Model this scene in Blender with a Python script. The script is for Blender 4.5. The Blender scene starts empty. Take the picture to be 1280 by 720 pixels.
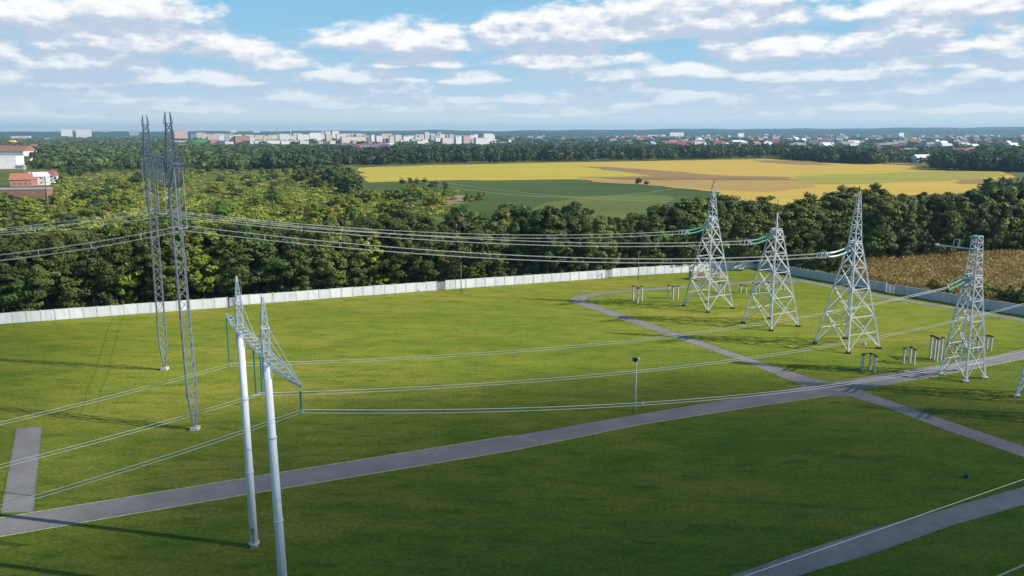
import bpy, math, random
import numpy as np
from mathutils import Vector, Matrix
random.seed(7); rng = np.random.default_rng(7)
scene = bpy.context.scene
COL = scene.collection
FPX, PITCH, CAMH = 1005.0, math.atan(196.5/1005.0), 38.0
SP, CP = math.sin(PITCH), math.cos(PITCH)
# ------------------------------------------------------------------ survey helpers (photo bearings -> places on the ground)
def ray(px, py):
    u, v = px-640.0, py-360.0
    return Vector((u, FPX*CP - v*SP, -FPX*SP - v*CP))
def G(px, py, z=0.0):
    d = ray(px, py); s = (z-CAMH)/d.z
    return Vector((d.x*s, d.y*s, z))
def AT(px, py, y):
    d = ray(px, py); s = y/d.y
    return Vector((d.x*s, y, CAMH+d.z*s))
def PROJ(p):
    x, y, z = p[0], p[1], p[2]-CAMH
    F = y*CP - z*SP; U = y*SP + z*CP
    return 640+FPX*x/F, 360-FPX*U/F
def HGT(p, py):                       # height above the place p that is seen on line py
    k = (360-py)/FPX; y = p[1]
    return CAMH + y*(k*CP-SP)/(CP+k*SP)
# ------------------------------------------------------------------ mesh builder
class MB:
    def __init__(s): s.v = []; s.f = []; s.m = []
    def add(s, vs, fs, mi=0):
        o = len(s.v); s.v += [tuple(v) for v in vs]; s.f += [tuple(i+o for i in f) for f in fs]; s.m += [mi]*len(fs)
    def hexa(s, b, t, mi=0):
        n = len(b)
        s.add(list(b)+list(t), [tuple(range(n))[::-1], tuple(range(n, 2*n))]+[(i, (i+1) % n, n+(i+1) % n, n+i) for i in range(n)], mi)
    def box(s, c, sx, sy, sz, rz=0.0, mi=0):
        ca, sa = math.cos(rz), math.sin(rz); c = Vector(c)
        q = [(-sx/2, -sy/2), (sx/2, -sy/2), (sx/2, sy/2), (-sx/2, sy/2)]
        b = [(c.x+x*ca-y*sa, c.y+x*sa+y*ca, c.z) for x, y in q]
        s.hexa(b, [(x, y, c.z+sz) for x, y, z in b], mi)
    def bar(s, a, b, w, mi=0, w2=None):
        a, b = Vector(a), Vector(b); d = b-a
        if d.length < 1e-5: return
        d.normalize(); up = Vector((0, 0, 1)) if abs(d.z) < .9 else Vector((1, 0, 0))
        x = d.cross(up).normalized(); y = d.cross(x)
        w2 = w if w2 is None else w2
        q = [(-1, -1), (1, -1), (1, 1), (-1, 1)]
        s.hexa([a+x*i*w/2+y*j*w/2 for i, j in q], [b+x*i*w2/2+y*j*w2/2 for i, j in q], mi)
    def tube(s, pts, rad, n=8, mi=0, cap=True):
        pts = [Vector(p) for p in pts]
        r = rad if isinstance(rad, (list, tuple)) else [rad]*len(pts)
        o = len(s.v)
        for i, p in enumerate(pts):
            d = (pts[min(i+1, len(pts)-1)]-pts[max(i-1, 0)]).normalized()
            up = Vector((0, 0, 1)) if abs(d.z) < .95 else Vector((1, 0, 0))
            x = d.cross(up).normalized(); y = d.cross(x)
            for k in range(n):
                a = 2*math.pi*k/n
                s.v.append(tuple(p+(x*math.cos(a)+y*math.sin(a))*r[i]))
        for i in range(len(pts)-1):
            for k in range(n):
                s.f.append((o+i*n+k, o+i*n+(k+1) % n, o+(i+1)*n+(k+1) % n, o+(i+1)*n+k)); s.m.append(mi)
        if cap:
            s.f.append(tuple(o+k for k in range(n))[::-1]); s.m.append(mi)
            e = o+(len(pts)-1)*n; s.f.append(tuple(e+k for k in range(n))); s.m.append(mi)
    def mesh(s, name, mats, origin=(0, 0, 0), smooth=False):
        me = bpy.data.meshes.new(name); o = Vector(origin)
        me.from_pydata([(v[0]-o.x, v[1]-o.y, v[2]-o.z) for v in s.v], [], s.f)
        for m in (mats if isinstance(mats, (list, tuple)) else [mats]): me.materials.append(m)
        if any(s.m): me.polygons.foreach_set('material_index', s.m)
        if smooth: me.polygons.foreach_set('use_smooth', [True]*len(me.polygons))
        me.update(); return me
    def build(s, name, mats, parent=None, origin=None, smooth=False):
        if origin is None: origin = parent['_o'] if parent is not None else (0, 0, 0)
        o = bpy.data.objects.new(name, s.mesh(name, mats, origin, smooth)); COL.objects.link(o)
        o['_o'] = tuple(origin)
        if parent is not None: o.parent = parent
        else: o.location = origin
        return o
def tag(o, label=None, cat=None, group=None, kind=None):
    if label: o['label'] = label
    if cat: o['category'] = cat
    if group: o['group'] = group
    if kind: o['kind'] = kind
    return o
def empty(name, loc, label, cat, group=None, rz=0.0):
    o = bpy.data.objects.new(name, None); COL.objects.link(o); o.location = loc; o.rotation_euler.z = rz
    o['_o'] = tuple(loc); o.empty_display_size = .5
    return tag(o, label, cat, group)
def copy_tree(o, parent=None):
    c = o.copy(); COL.objects.link(c); c.parent = parent
    for ch in list(o.children): copy_tree(ch, c)
    return c
def link(name, me, parent=None, loc=(0, 0, 0)):
    o = bpy.data.objects.new(name, me); COL.objects.link(o); o.location = loc
    if parent is not None: o.parent = parent
    return o
# ------------------------------------------------------------------ materials
def newmat(name):
    m = bpy.data.materials.new(name); m.use_nodes = True
    nt = m.node_tree; nt.nodes.clear(); return m, nt
def N(nt, t, **kw):
    n = nt.nodes.new(t)
    for k, v in kw.items():
        if hasattr(n, k): setattr(n, k, v)
    return n
def noise(nt, vec, scale, detail=4, rough=.55):
    n = N(nt, 'ShaderNodeTexNoise'); n.inputs['Scale'].default_value = scale; n.inputs['Detail'].default_value = detail
    n.inputs['Roughness'].default_value = rough; nt.links.new(vec, n.inputs['Vector']); return n.outputs['Fac']
def ramp(nt, fac, stops):
    r = N(nt, 'ShaderNodeValToRGB'); cr = r.color_ramp
    while len(cr.elements) < len(stops): cr.elements.new(.5)
    for e, (p, c) in zip(cr.elements, stops):
        e.position = p; e.color = (*c, 1) if len(c) == 3 else c
    nt.links.new(fac, r.inputs['Fac']); return r.outputs['Color']
def mixc(nt, fac, a, b, mode='MIX'):
    m = N(nt, 'ShaderNodeMix'); m.data_type = 'RGBA'; m.blend_type = mode
    for s, v in ((m.inputs[0], fac), (m.inputs[6], a), (m.inputs[7], b)):
        if hasattr(v, 'links'): nt.links.new(v, s)
        elif isinstance(v, (int, float)): s.default_value = v
        else: s.default_value = (*v, 1)
    return m.outputs[2]
def mth(nt, op, a, b=None, c=None, clamp=False):
    m = N(nt, 'ShaderNodeMath'); m.operation = op; m.use_clamp = clamp
    for i, v in enumerate((a, b, c)):
        if v is None: continue
        if hasattr(v, 'links'): nt.links.new(v, m.inputs[i])
        else: m.inputs[i].default_value = v
    return m.outputs[0]
def principled(nt, col, rough=.7, metal=0.0, spec=.3, bump=None, bstr=.3, bdist=.05):
    p = N(nt, 'ShaderNodeBsdfPrincipled'); out = N(nt, 'ShaderNodeOutputMaterial')
    if hasattr(col, 'links'): nt.links.new(col, p.inputs['Base Color'])
    else: p.inputs['Base Color'].default_value = (*col, 1)
    if hasattr(rough, 'links'): nt.links.new(rough, p.inputs['Roughness'])
    else: p.inputs['Roughness'].default_value = rough
    p.inputs['Metallic'].default_value = metal; p.inputs['Specular IOR Level'].default_value = spec
    if bump is not None:
        b = N(nt, 'ShaderNodeBump'); b.inputs['Strength'].default_value = bstr; b.inputs['Distance'].default_value = bdist
        nt.links.new(bump, b.inputs['Height']); nt.links.new(b.outputs['Normal'], p.inputs['Normal'])
    nt.links.new(p.outputs[0], out.inputs['Surface']); return p
def pos(nt): return N(nt, 'ShaderNodeNewGeometry').outputs['Position']
def objco(nt): return N(nt, 'ShaderNodeTexCoord').outputs['Object']
def simple(name, col, var=.25, scale=1.5, rough=.7, metal=0.0, spec=.3, world=True, tint=0.0):
    m, nt = newmat(name); v = pos(nt) if world else objco(nt)
    f = noise(nt, v, scale, 5, .6)
    c = ramp(nt, f, [(.3, tuple(x*(1-var) for x in col)), (.7, tuple(min(1, x*(1+var)) for x in col))])
    if tint:
        r = N(nt, 'ShaderNodeObjectInfo').outputs['Random']
        h = N(nt, 'ShaderNodeHueSaturation'); nt.links.new(c, h.inputs['Color'])
        nt.links.new(mth(nt, 'MULTIPLY_ADD', r, 2*tint, 1-tint), h.inputs['Value']); c = h.outputs['Color']
    principled(nt, c, rough, metal, spec); return m
def leafmat(name, dark, light, tint=.3, hue=.03, scale=.35, trans=.22):
    m, nt = newmat(name)
    f = noise(nt, pos(nt), scale, 3, .6); f2 = noise(nt, pos(nt), scale*7, 2, .6)
    c = ramp(nt, mth(nt, 'MULTIPLY_ADD', f2, .45, mth(nt, 'MULTIPLY', f, .6)), [(.34, dark), (.68, light)])
    r = N(nt, 'ShaderNodeObjectInfo').outputs['Random']
    h = N(nt, 'ShaderNodeHueSaturation'); nt.links.new(c, h.inputs['Color'])
    nt.links.new(mth(nt, 'MULTIPLY_ADD', r, 2*tint, 1-tint), h.inputs['Value'])
    r2 = mth(nt, 'FRACT', mth(nt, 'MULTIPLY', r, 7.31))
    nt.links.new(mth(nt, 'MULTIPLY_ADD', r2, 2*hue, .5-hue), h.inputs['Hue'])
    p = principled(nt, h.outputs['Color'], .6, 0, .25)
    t = N(nt, 'ShaderNodeBsdfTranslucent'); nt.links.new(h.outputs['Color'], t.inputs['Color'])
    mx = N(nt, 'ShaderNodeMixShader'); mx.inputs[0].default_value = trans
    out = [n for n in nt.nodes if n.type == 'OUTPUT_MATERIAL'][0]
    nt.links.new(p.outputs[0], mx.inputs[1]); nt.links.new(t.outputs[0], mx.inputs[2]); nt.links.new(mx.outputs[0], out.inputs['Surface'])
    return m

M = {}
M['steel'] = simple('galvanised_steel', (.55, .57, .58), .28, 1.6, .75, .05, .2)
M['steel_dark'] = simple('weathered_steel', (.20, .23, .27), .2, 2.5, .55, .4, .5)
M['steel_portal'] = simple('grey_portal_steel', (.30, .33, .36), .25, 2.5, .55, .3, .4)
M['steel_blue'] = simple('painted_steel', (.50, .56, .62), .1, 2.0, .5, .1, .4)
def polemat():
    m, nt = newmat('pale_painted_pole'); v = pos(nt)
    mp = N(nt, 'ShaderNodeMapping'); mp.inputs['Scale'].default_value = (3, 3, .25); nt.links.new(v, mp.inputs['Vector'])
    f = noise(nt, mp.outputs[0], 1.2, 5, .6); c = ramp(nt, f, [(.3, (.56, .58, .60)), (.55, (.74, .76, .78)), (.8, (.80, .82, .83))])
    principled(nt, c, .55, 0, .3); return m
M['polewhite'] = polemat()
M['wire'] = simple('aluminium_wire', (.66, .68, .66), .1, .5, .4, .3, .5)
M['rust'] = simple('rusty_steel', (.10, .06, .045), .3, 6, .8)
M['concrete'] = simple('concrete', (.50, .50, .48), .12, 3, .85)
M['slab'] = simple('brown_concrete_slab', (.36, .28, .20), .22, 2, .85)
M['wood'] = simple('weathered_wood', (.20, .15, .11), .3, 5, .85)
M['bark'] = simple('bark', (.10, .075, .05), .3, 4, .9)
M['black'] = simple('black_plastic', (.02, .02, .022), .2, 4, .4)
M['white'] = simple('white_plastic', (.8, .8, .8), .03, 4, .4)
M['blue'] = simple('dark_blue_plastic', (.015, .03, .12), .2, 4, .5)
def glassmat():
    m, nt = newmat('teal_insulator_glass')
    p = principled(nt, (.07, .38, .29), .4, 0, .3); return m
M['teal'] = glassmat()
M['tealdull'] = simple('dull_green_insulator_glass', (.06, .22, .18), .2, 4, .4, 0, .3)
M['palegl'] = simple('pale_insulator_glass', (.62, .78, .76), .05, 3, .2, 0, .6)
M['darkgl'] = simple('grey_insulator_glass', (.33, .40, .40), .1, 3, .3, 0, .5)

def wallmat(name, base):
    m, nt = newmat(name); v = pos(nt)
    mp = N(nt, 'ShaderNodeMapping'); mp.inputs['Scale'].default_value = (1.2, 1.2, .25); nt.links.new(v, mp.inputs['Vector'])
    f = noise(nt, mp.outputs[0], 1.3, 6, .65); g = noise(nt, v, .25, 2)
    c = ramp(nt, f, [(.28, tuple(x*.72 for x in base)), (.5, base), (.8, tuple(min(1, x*1.06) for x in base))])
    c = mixc(nt, mth(nt, 'MULTIPLY', g, .25), c, tuple(x*.8 for x in base))
    r = N(nt, 'ShaderNodeObjectInfo').outputs['Random']
    h = N(nt, 'ShaderNodeHueSaturation'); nt.links.new(c, h.inputs['Color']); nt.links.new(mth(nt, 'MULTIPLY_ADD', r, .16, .9), h.inputs['Value'])
    principled(nt, h.outputs[0], .85, 0, .2, f, .2, .02); return m
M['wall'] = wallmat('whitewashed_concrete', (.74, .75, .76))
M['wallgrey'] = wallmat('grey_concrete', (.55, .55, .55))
M['gate'] = simple('grey_gate_metal', (.23, .24, .27), .2, 1, .6)

def lawnmat():
    m, nt = newmat('mown_grass'); v = pos(nt)
    mp = N(nt, 'ShaderNodeMapping'); mp.inputs['Rotation'].default_value = (0, 0, .32); mp.inputs['Scale'].default_value = (.35, 1, 1)
    nt.links.new(v, mp.inputs['Vector'])
    big = noise(nt, mp.outputs[0], .035, 5, .6); mid = noise(nt, mp.outputs[0], .32, 5, .65)
    fine = noise(nt, v, 2.2, 5, .75); vf = noise(nt, v, 6.5, 4, .8)
    c = ramp(nt, big, [(.30, (.165, .215, .022)), (.5, (.245, .265, .032)), (.66, (.33, .29, .05))])
    c = mixc(nt, ramp(nt, mid, [(.42, (0, 0, 0)), (.72, (.95, .95, .95))]), c, (.115, .19, .02))
    dry = noise(nt, mp.outputs[0], .11, 4, .7)
    c = mixc(nt, ramp(nt, dry, [(.56, (0, 0, 0)), (.78, (.75, .75, .75))]), c, (.34, .28, .06))
    tex = mth(nt, 'ADD', mth(nt, 'MULTIPLY', fine, .55), mth(nt, 'MULTIPLY', vf, .45))
    c = mixc(nt, 1.0, c, ramp(nt, tex, [(.30, (.30, .36, .34)), (.5, (.93, .93, .93)), (.70, (1.85, 1.78, 1.5))]), 'MULTIPLY')
    clov = noise(nt, mp.outputs[0], .75, 5, .68)
    c = mixc(nt, ramp(nt, clov, [(.52, (0, 0, 0)), (.70, (.85, .85, .85))]), c, (.075, .135, .016))
    # near half of the lawn is greener, and painted darker for shade between blades
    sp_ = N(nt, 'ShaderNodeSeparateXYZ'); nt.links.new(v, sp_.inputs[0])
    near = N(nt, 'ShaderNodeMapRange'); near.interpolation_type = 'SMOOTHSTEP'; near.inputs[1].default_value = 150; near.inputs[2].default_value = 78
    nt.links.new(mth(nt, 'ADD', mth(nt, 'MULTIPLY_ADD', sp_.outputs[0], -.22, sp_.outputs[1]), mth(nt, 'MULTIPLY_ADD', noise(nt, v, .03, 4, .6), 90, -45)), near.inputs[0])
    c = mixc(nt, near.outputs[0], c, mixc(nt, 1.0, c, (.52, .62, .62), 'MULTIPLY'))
    # two worn wheel tracks running to the wall
    a, b = G(118, 490), G(147, 397); d = (b-a).normalized(); nrm = Vector((-d.y, d.x, 0))
    sep = N(nt, 'ShaderNodeSeparateXYZ'); nt.links.new(v, sep.inputs[0])
    dist = mth(nt, 'ADD', mth(nt, 'MULTIPLY_ADD', sep.outputs[0], nrm.x, -nrm.dot(a)), mth(nt, 'MULTIPLY', sep.outputs[1], nrm.y))
    wob = mth(nt, 'ADD', dist, mth(nt, 'MULTIPLY_ADD', noise(nt, v, .05, 2), 1.2, -.6))
    tr = mth(nt, 'ABSOLUTE', mth(nt, 'SUBTRACT', mth(nt, 'ABSOLUTE', wob), .95))
    along = mth(nt, 'ADD', mth(nt, 'MULTIPLY_ADD', sep.outputs[0], d.x, -d.dot(a)), mth(nt, 'MULTIPLY', sep.outputs[1], d.y))
    inr = mth(nt, 'MULTIPLY', mth(nt, 'GREATER_THAN', along, -10), mth(nt, 'LESS_THAN', along, (b-a).length))
    msk = mth(nt, 'MULTIPLY', mth(nt, 'MULTIPLY', mth(nt, 'LESS_THAN', tr, .17), inr), .4)
    c = mixc(nt, msk, c, (.07, .12, .02))
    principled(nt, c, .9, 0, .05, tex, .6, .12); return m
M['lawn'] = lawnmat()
def asphalt():
    m, nt = newmat('asphalt'); v = pos(nt)
    f = noise(nt, v, .25, 5, .6); g = noise(nt, v, 9, 3, .7)
    c = ramp(nt, f, [(.3, (.20, .186, .172)), (.7, (.275, .257, .236))])
    c = mixc(nt, 1.0, c, ramp(nt, g, [(.3, (.8, .8, .8)), (.7, (1.15, 1.15, 1.15))]), 'MULTIPLY')
    h = noise(nt, v, 1.1, 6, .7); c = mixc(nt, ramp(nt, h, [(.56, (0, 0, 0)), (.68, (.55, .55, .55))]), c, (.13, .125, .115))   # damp stains and patched spots
    principled(nt, c, .85, 0, .25, g, .3, .01); return m
M['asphalt'] = asphalt()
M['kerb'] = simple('dusty_kerb_stone', (.48, .42, .31), .25, 2.5, .9)
def groundmat():
    m, nt = newmat('open_country_ground'); v = pos(nt)
    a = noise(nt, v, .012, 6, .6); b = noise(nt, v, .12, 5, .65)
    c = ramp(nt, a, [(.33, (.07, .10, .02)), (.5, (.12, .14, .03)), (.66, (.19, .17, .05))])
    c = mixc(nt, 1.0, c, ramp(nt, b, [(.3, (.55, .55, .55)), (.7, (1.4, 1.4, 1.3))]), 'MULTIPLY')
    principled(nt, c, .9, 0, .1); return m
M['ground'] = groundmat()
def fieldmat(name, c1, c2, sx=.004, sy=.05, ang=0.0, fine=.9):
    m, nt = newmat(name); v = pos(nt)
    mp = N(nt, 'ShaderNodeMapping'); mp.inputs['Rotation'].default_value = (0, 0, ang); mp.inputs['Scale'].default_value = (sx, sy, 1)
    nt.links.new(v, mp.inputs['Vector'])
    f = noise(nt, mp.outputs[0], 1, 5, .6); g = noise(nt, v, fine, 4, .7)
    c = ramp(nt, f, [(.3, c1), (.7, c2)])
    c = mixc(nt, 1.0, c, ramp(nt, g, [(.3, (.78, .78, .78)), (.7, (1.2, 1.2, 1.2))]), 'MULTIPLY')
    principled(nt, c, .9, 0, .1); return m
M['yellow'] = fieldmat('ripe_yellow_crop', (.44, .36, .045), (.54, .42, .06), .003, .03, .1)
M['gold'] = fieldmat('golden_stubble', (.50, .34, .06), (.60, .41, .08), .003, .05, .05)
M['brown'] = fieldmat('ploughed_brown_soil', (.26, .16, .07), (.35, .225, .09), .003, .03, .05)
M['tan'] = fieldmat('dry_tan_stubble', (.38, .24, .085), (.48, .31, .09), .003, .05, .05)
M['greenf'] = fieldmat('dark_green_crop', (.05, .085, .02), (.10, .135, .025), .004, .02, .1)
M['greenl'] = fieldmat('light_green_crop', (.28, .27, .05), (.40, .34, .06), .003, .03, .05)
M['olive'] = fieldmat('olive_green_crop', (.10, .14, .03), (.16, .18, .04), .004, .02, .1)
M['reed'] = fieldmat('dry_pinkish_grass', (.24, .19, .10), (.32, .25, .14), .05, .05)
M['cornsoil'] = fieldmat('corn_soil', (.20, .16, .05), (.30, .24, .08), .05, .3, .3)
M['hill'] = fieldmat('wooded_hill', (.03, .06, .035), (.055, .09, .045), .004, .0015, 0, .02)
M['leaf_dark'] = leafmat('dark_leaves', (.032, .060, .014), (.155, .190, .045), .30, .03, .35, .3)
M['leaf_mid'] = leafmat('mid_green_leaves', (.05, .088, .016), (.20, .235, .055), .25, .035, .35, .3)
M['leaf_yel'] = leafmat('yellow_green_leaves', (.15, .20, .022), (.26, .31, .045), .2)
M['leaf_lime'] = leafmat('bright_lime_leaves', (.10, .15, .012), (.26, .30, .03), .1)
M['leaf_brown'] = leafmat('dry_brown_leaves', (.10, .08, .045), (.24, .20, .11), .1)
M['leaf_far'] = leafmat('far_wood_leaves', (.025, .05, .014), (.10, .14, .035), .15, .02, .03)
M['leaf_farlight'] = leafmat('mixed_far_leaves', (.04, .075, .018), (.16, .20, .05), .15, .02, .012)
M['leaf_scrub'] = leafmat('scrub_leaves', (.19, .235, .028), (.28, .32, .05), .1, .02, .02)
M['corn'] = leafmat('dry_corn_leaves', (.19, .16, .04), (.46, .38, .13), .1, .02, .10, .35)
M['tuft'] = leafmat('grass_blades', (.06, .12, .012), (.17, .22, .03), .1, .01, .3, .3)
# ------------------------------------------------------------------ ground, lawn, paths
def sheet(name, pts, z, mat, kind='structure'):
    m = MB(); pts = [Vector(p) for p in pts]
    if name.startswith('field'):                        # field margins are never ruler straight
        q = []
        for a, b in zip(pts, pts[1:]+pts[:1]):
            k = max(4, int((b-a).length/25))
            for i in range(k):
                p = a+(b-a)*(i/k); j = 0 if i == 0 else min(7, p.length*.006)
                q.append(p+Vector((random.uniform(-j, j), random.uniform(-j, j), 0)))
        pts = q
    m.add([(p.x, p.y, z) for p in pts], [tuple(range(len(pts)))])
    o = m.build(name, mat, origin=(0, 0, 0)); o['kind'] = kind
    if o.data.polygons[0].normal.z < 0: o.data.flip_normals()
    return o
m = MB(); R = 16000
m.add([(-R, -600, -.06), (R, -600, -.06), (R, R, -.06), (-R, R, -.06)], [(0, 1, 2, 3)])
m.build('ground', M['ground'])['kind'] = 'structure'
WB = [G(-420, 436), G(0, 405), G(286, 384), G(297, 381.5), G(546, 362.8), G(557, 361.8), G(757, 347.8), G(765, 346), G(943, 335.6)]
WR = [G(943, 335.6), G(1107, 365), G(1118, 367.5), G(1290, 396), G(1500, 432)]
lawn_pts = [(-260, -60), (-260, WB[0].y+5)] + [(p.x, p.y+.05) for p in WB] + [(p.x+.05, p.y) for p in WR[1:]] + [(230, -60)]
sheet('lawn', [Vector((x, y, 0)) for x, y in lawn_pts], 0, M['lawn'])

def strip(name, up, lo, z, mat):
    m = MB(); n = len(up)
    m.add([(p.x, p.y, z) for p in up]+[(p.x, p.y, z) for p in lo], [(i, n+i, n+i+1, i+1) for i in range(n-1)])
    o = m.build(name, mat); o['kind'] = 'structure'
    if o.data.polygons[0].normal.z < 0: o.data.flip_normals()
    return o
def ext(a, b, t): return a+(b-a)*t
A1, A2 = G(45, 640.5), G(310, 597.5)
up = [ext(A1, A2, -1.2), A1, A2, G(640, 545), G(800, 517.5), G(940, 494.4), G(1036, 478), G(1150, 460), G(1280, 438.6)]
up.append(ext(up[-2], up[-1], 4))
lo = [G(0, 670.5), G(310, 617.5)]
lo = [ext(lo[0], lo[1], -1.2), lo[0], lo[1], G(640, 563), G(800, 530.5), G(940, 508.5), G(1036, 494.5), G(1150, 474), G(1280, 448.5)]
lo.append(ext(lo[-2], lo[-1], 4))
path_edges = []
strip('path_main', up, lo, .016, M['asphalt']); path_edges += [up[:7], up[6:], lo[:7], lo[7:]]
u3 = [G(1040, 478), G(1075, 487.5), G(1130, 507), G(1200, 531), G(1280, 558), ]; u3.append(ext(u3[-2], u3[-1], 3))
l3 = [G(1000, 496), G(1062, 495.5), G(1110, 510.5), G(1180, 537), G(1280, 572)]; l3.append(ext(l3[-2], l3[-1], 3))
strip('path_right', u3, l3, .012, M['asphalt']); path_edges += [u3[1:], l3[1:]]
u4 = [G(1050, 480), G(1020, 474), G(940, 448.7), G(843, 414.5), G(731, 376), G(737, 371.5), G(762, 367.5), G(800, 364.2), G(875, 359), G(950, 354), G(1000, 353.5)]
l4 = [G(1020, 492), G(1000, 481.5), G(940, 456), G(832, 418.5), G(715, 378.5), G(711, 373.5), G(728, 367.5), G(795, 361.5), G(862, 356.8), G(950, 350.3), G(985, 348.5)]
strip('path_left', u4, l4, .008, M['asphalt']); path_edges += [u4[1:], l4[1:]]
u5 = [G(975, 347.5), G(1005, 350.5), G(1110, 371), G(1208, 386.5), G(1290, 401)]; u5.append(ext(u5[-2], u5[-1], 2))
d5 = (u5[-1]-u5[1]).normalized(); n5 = Vector((d5.y, -d5.x, 0))
l5 = [p+n5*(-2.6 if n5.y > 0 else 2.6) for p in u5]
strip('path_by_wall', u5, l5, .010, M['asphalt']); path_edges += [l5]
u6 = [G(20, 535.5), G(1, 641)]; l6 = [G(53, 533), G(42, 640)]
strip('path_stub', [ext(u6[1], u6[0], 1.0), ext(u6[1], u6[0], 0)], [l6[0], l6[1]], .012, M['asphalt']); path_edges += [u6, l6]
d = (G(1280, 621)-G(990, 720)).normalized()
u7 = [G(918, 718), G(989, 693), G(1093, 660), G(1161, 642), G(1280, 608)]; l7 = [G(1004, 718), G(1090, 693), G(1185, 659), G(1232, 645), G(1280, 631.5)]
u7 = [ext(u7[1], u7[0], 6)]+u7+[ext(u7[-2], u7[-1], 3)]; l7 = [ext(l7[1], l7[0], 6)]+l7+[ext(l7[-2], l7[-1], 5)]
strip('path_near', u7, l7, .016, M['asphalt']); path_edges += [u7, l7]
# low dusty kerb beside the main path
m = MB()
for e in (lo[:7], lo[7:], up[:4]):
    for a, b in zip(e[:-1], e[1:]):
        d = (b-a).normalized(); n = Vector((d.y, -d.x, 0)); sgn = -1 if e[0] is up[0] else 1
        n = n*sgn*.06
        c = [a-n, b-n, b+n, a+n]
        m.hexa([(p.x+n.x, p.y+n.y, 0) for p in c], [(p.x+n.x, p.y+n.y, .045) for p in c])
m.build('kerb', M['kerb'])['kind'] = 'structure'
# ------------------------------------------------------------------ quad clouds (leaves, blades)
def quads(name, cen, nor, size, mat, aspect=1.0, bend=0.0):
    n = len(cen); t = rng.normal(size=(n, 3)); t -= nor*np.sum(t*nor, 1, keepdims=True)
    t /= np.linalg.norm(t, axis=1, keepdims=True)+1e-9; b = np.cross(nor, t)
    s = np.asarray(size).reshape(-1, 1)*.5*np.ones((n, 1))
    t = t*s*aspect; b = b*s
    V = np.stack([cen-t-b*.3, cen+t*.1-b, cen+t+b*.3, cen-t*.1+b], 1).reshape(-1, 3)
    return rawmesh(name, V, n, 4, mat)
def rawmesh(name, V, n, k, mat):
    me = bpy.data.meshes.new(name)
    me.vertices.add(n*k); me.vertices.foreach_set('co', V.astype(np.float32).ravel())
    me.loops.add(n*k); me.loops.foreach_set('vertex_index', np.arange(n*k, dtype=np.int32))
    me.polygons.add(n); me.polygons.foreach_set('loop_start', np.arange(0, n*k, k, dtype=np.int32))
    me.materials.append(mat); me.update(calc_edges=True); me.validate(); return me
def unit(n):
    u = rng.normal(size=(n, 3)); return u/np.linalg.norm(u, axis=1, keepdims=True)
def crown_mesh(name, h, r, base, mat, nclump=70, leaves=90, leaf=.5, low=0.55, seed=None):
    """uneven crown of leaf clumps; h total height, r radius, base = height of the lowest foliage"""
    nb = rng.integers(4, 7); bl = []
    for i in range(nb):                                 # a few overlapping boughs make the outline uneven
        a = 2*math.pi*(i/nb)+rng.uniform(-.4, .4); q = rng.uniform(.25, .5)*r
        z = base+(h-base)*rng.uniform(.28, .70)
        bl.append((q*math.cos(a), q*math.sin(a), z, rng.uniform(.48, .66)*r, (h-base)*rng.uniform(.20, .30)))
    bl.append((rng.uniform(-.15, .15)*r, rng.uniform(-.15, .15)*r, base+(h-base)*.72, .55*r, (h-base)*.28))
    bl.append((0, 0, base+(h-base)*.30, low*r*1.2, (h-base)*.30))
    C = []; NR = []; S = []
    for i in range(nclump):
        bx, by, bz, br, bh = bl[i % len(bl)]
        u = unit(1)[0]; k = rng.uniform(.66, 1.0)
        c = np.array([bx+u[0]*br*k, by+u[1]*br*k, bz+u[2]*bh*k])
        cr = rng.uniform(.13, .25)*r
        n = int(leaves*rng.uniform(.6, 1.3))
        w = unit(n); rad = cr*rng.uniform(.35, 1.0, size=(n, 1))
        C.append(c+w*rad*np.array([1.15, 1.15, .8])); nn = w*.8+u*.55+rng.normal(size=(n, 3))*.33+np.array([0, 0, .25])
        NR.append(nn/np.linalg.norm(nn, axis=1, keepdims=True)); S.append(leaf*rng.uniform(.6, 1.35, n))
    return quads(name, np.concatenate(C), np.concatenate(NR), np.concatenate(S), mat)
def trunk_mesh(h, r, base):
    m = MB(); tr = max(.18, h*.017)
    m.tube([(0, 0, -.3), (.05, .03, h*.2), (.0, .1, h*.45), (.1, 0, h*.72)], [tr*1.3, tr, tr*.7, tr*.25], 7)
    for i in range(6):
        a = i*1.1+rng.uniform(-.3, .3); z = h*(.25+.07*i); q = r*rng.uniform(.5, .75)
        m.tube([(0, 0, z), (q*.5*math.cos(a), q*.5*math.sin(a), z+h*.08), (q*math.cos(a), q*math.sin(a), z+h*.16)], [tr*.5, tr*.33, tr*.12], 5)
    return m.mesh('trunk', M['bark'], smooth=True)
TV = {}
for kind, mat, cnt in (('dark', 'leaf_dark', 5), ('mid', 'leaf_mid', 4)):
    TV[kind] = [(crown_mesh('crown', 18, 5.4*s, 0.5, M[mat], 165, 100, .46), trunk_mesh(18, 5.4*s, 1.2)) for s in np.linspace(.85, 1.15, cnt)]
TV['lime'] = [(crown_mesh('crown', 18, 5.6, 3.5, M['leaf_lime'], 80, 75, .6), trunk_mesh(18, 5.6, 3))]
TV['yel'] = [(crown_mesh('crown', 18, 4.6, 2, M['leaf_yel'], 80, 75, .6), trunk_mesh(18, 4.6, 2)) for _ in range(2)]
TV['brown'] = [(crown_mesh('crown', 18, 4.6, 2, M['leaf_brown'], 60, 45, .5), trunk_mesh(18, 4.6, 2))]
TV['fardark'] = [(crown_mesh('crown', 18, 6.6, .5, M['leaf_dark'], 70, 40, 1.0), trunk_mesh(18, 6.6, 1)) for _ in range(4)]
TV['farmid'] = [(crown_mesh('crown', 18, 6.6, .5, M['leaf_mid'], 70, 40, 1.0), trunk_mesh(18, 6.6, 1)) for _ in range(3)]
BV = {}
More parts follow.
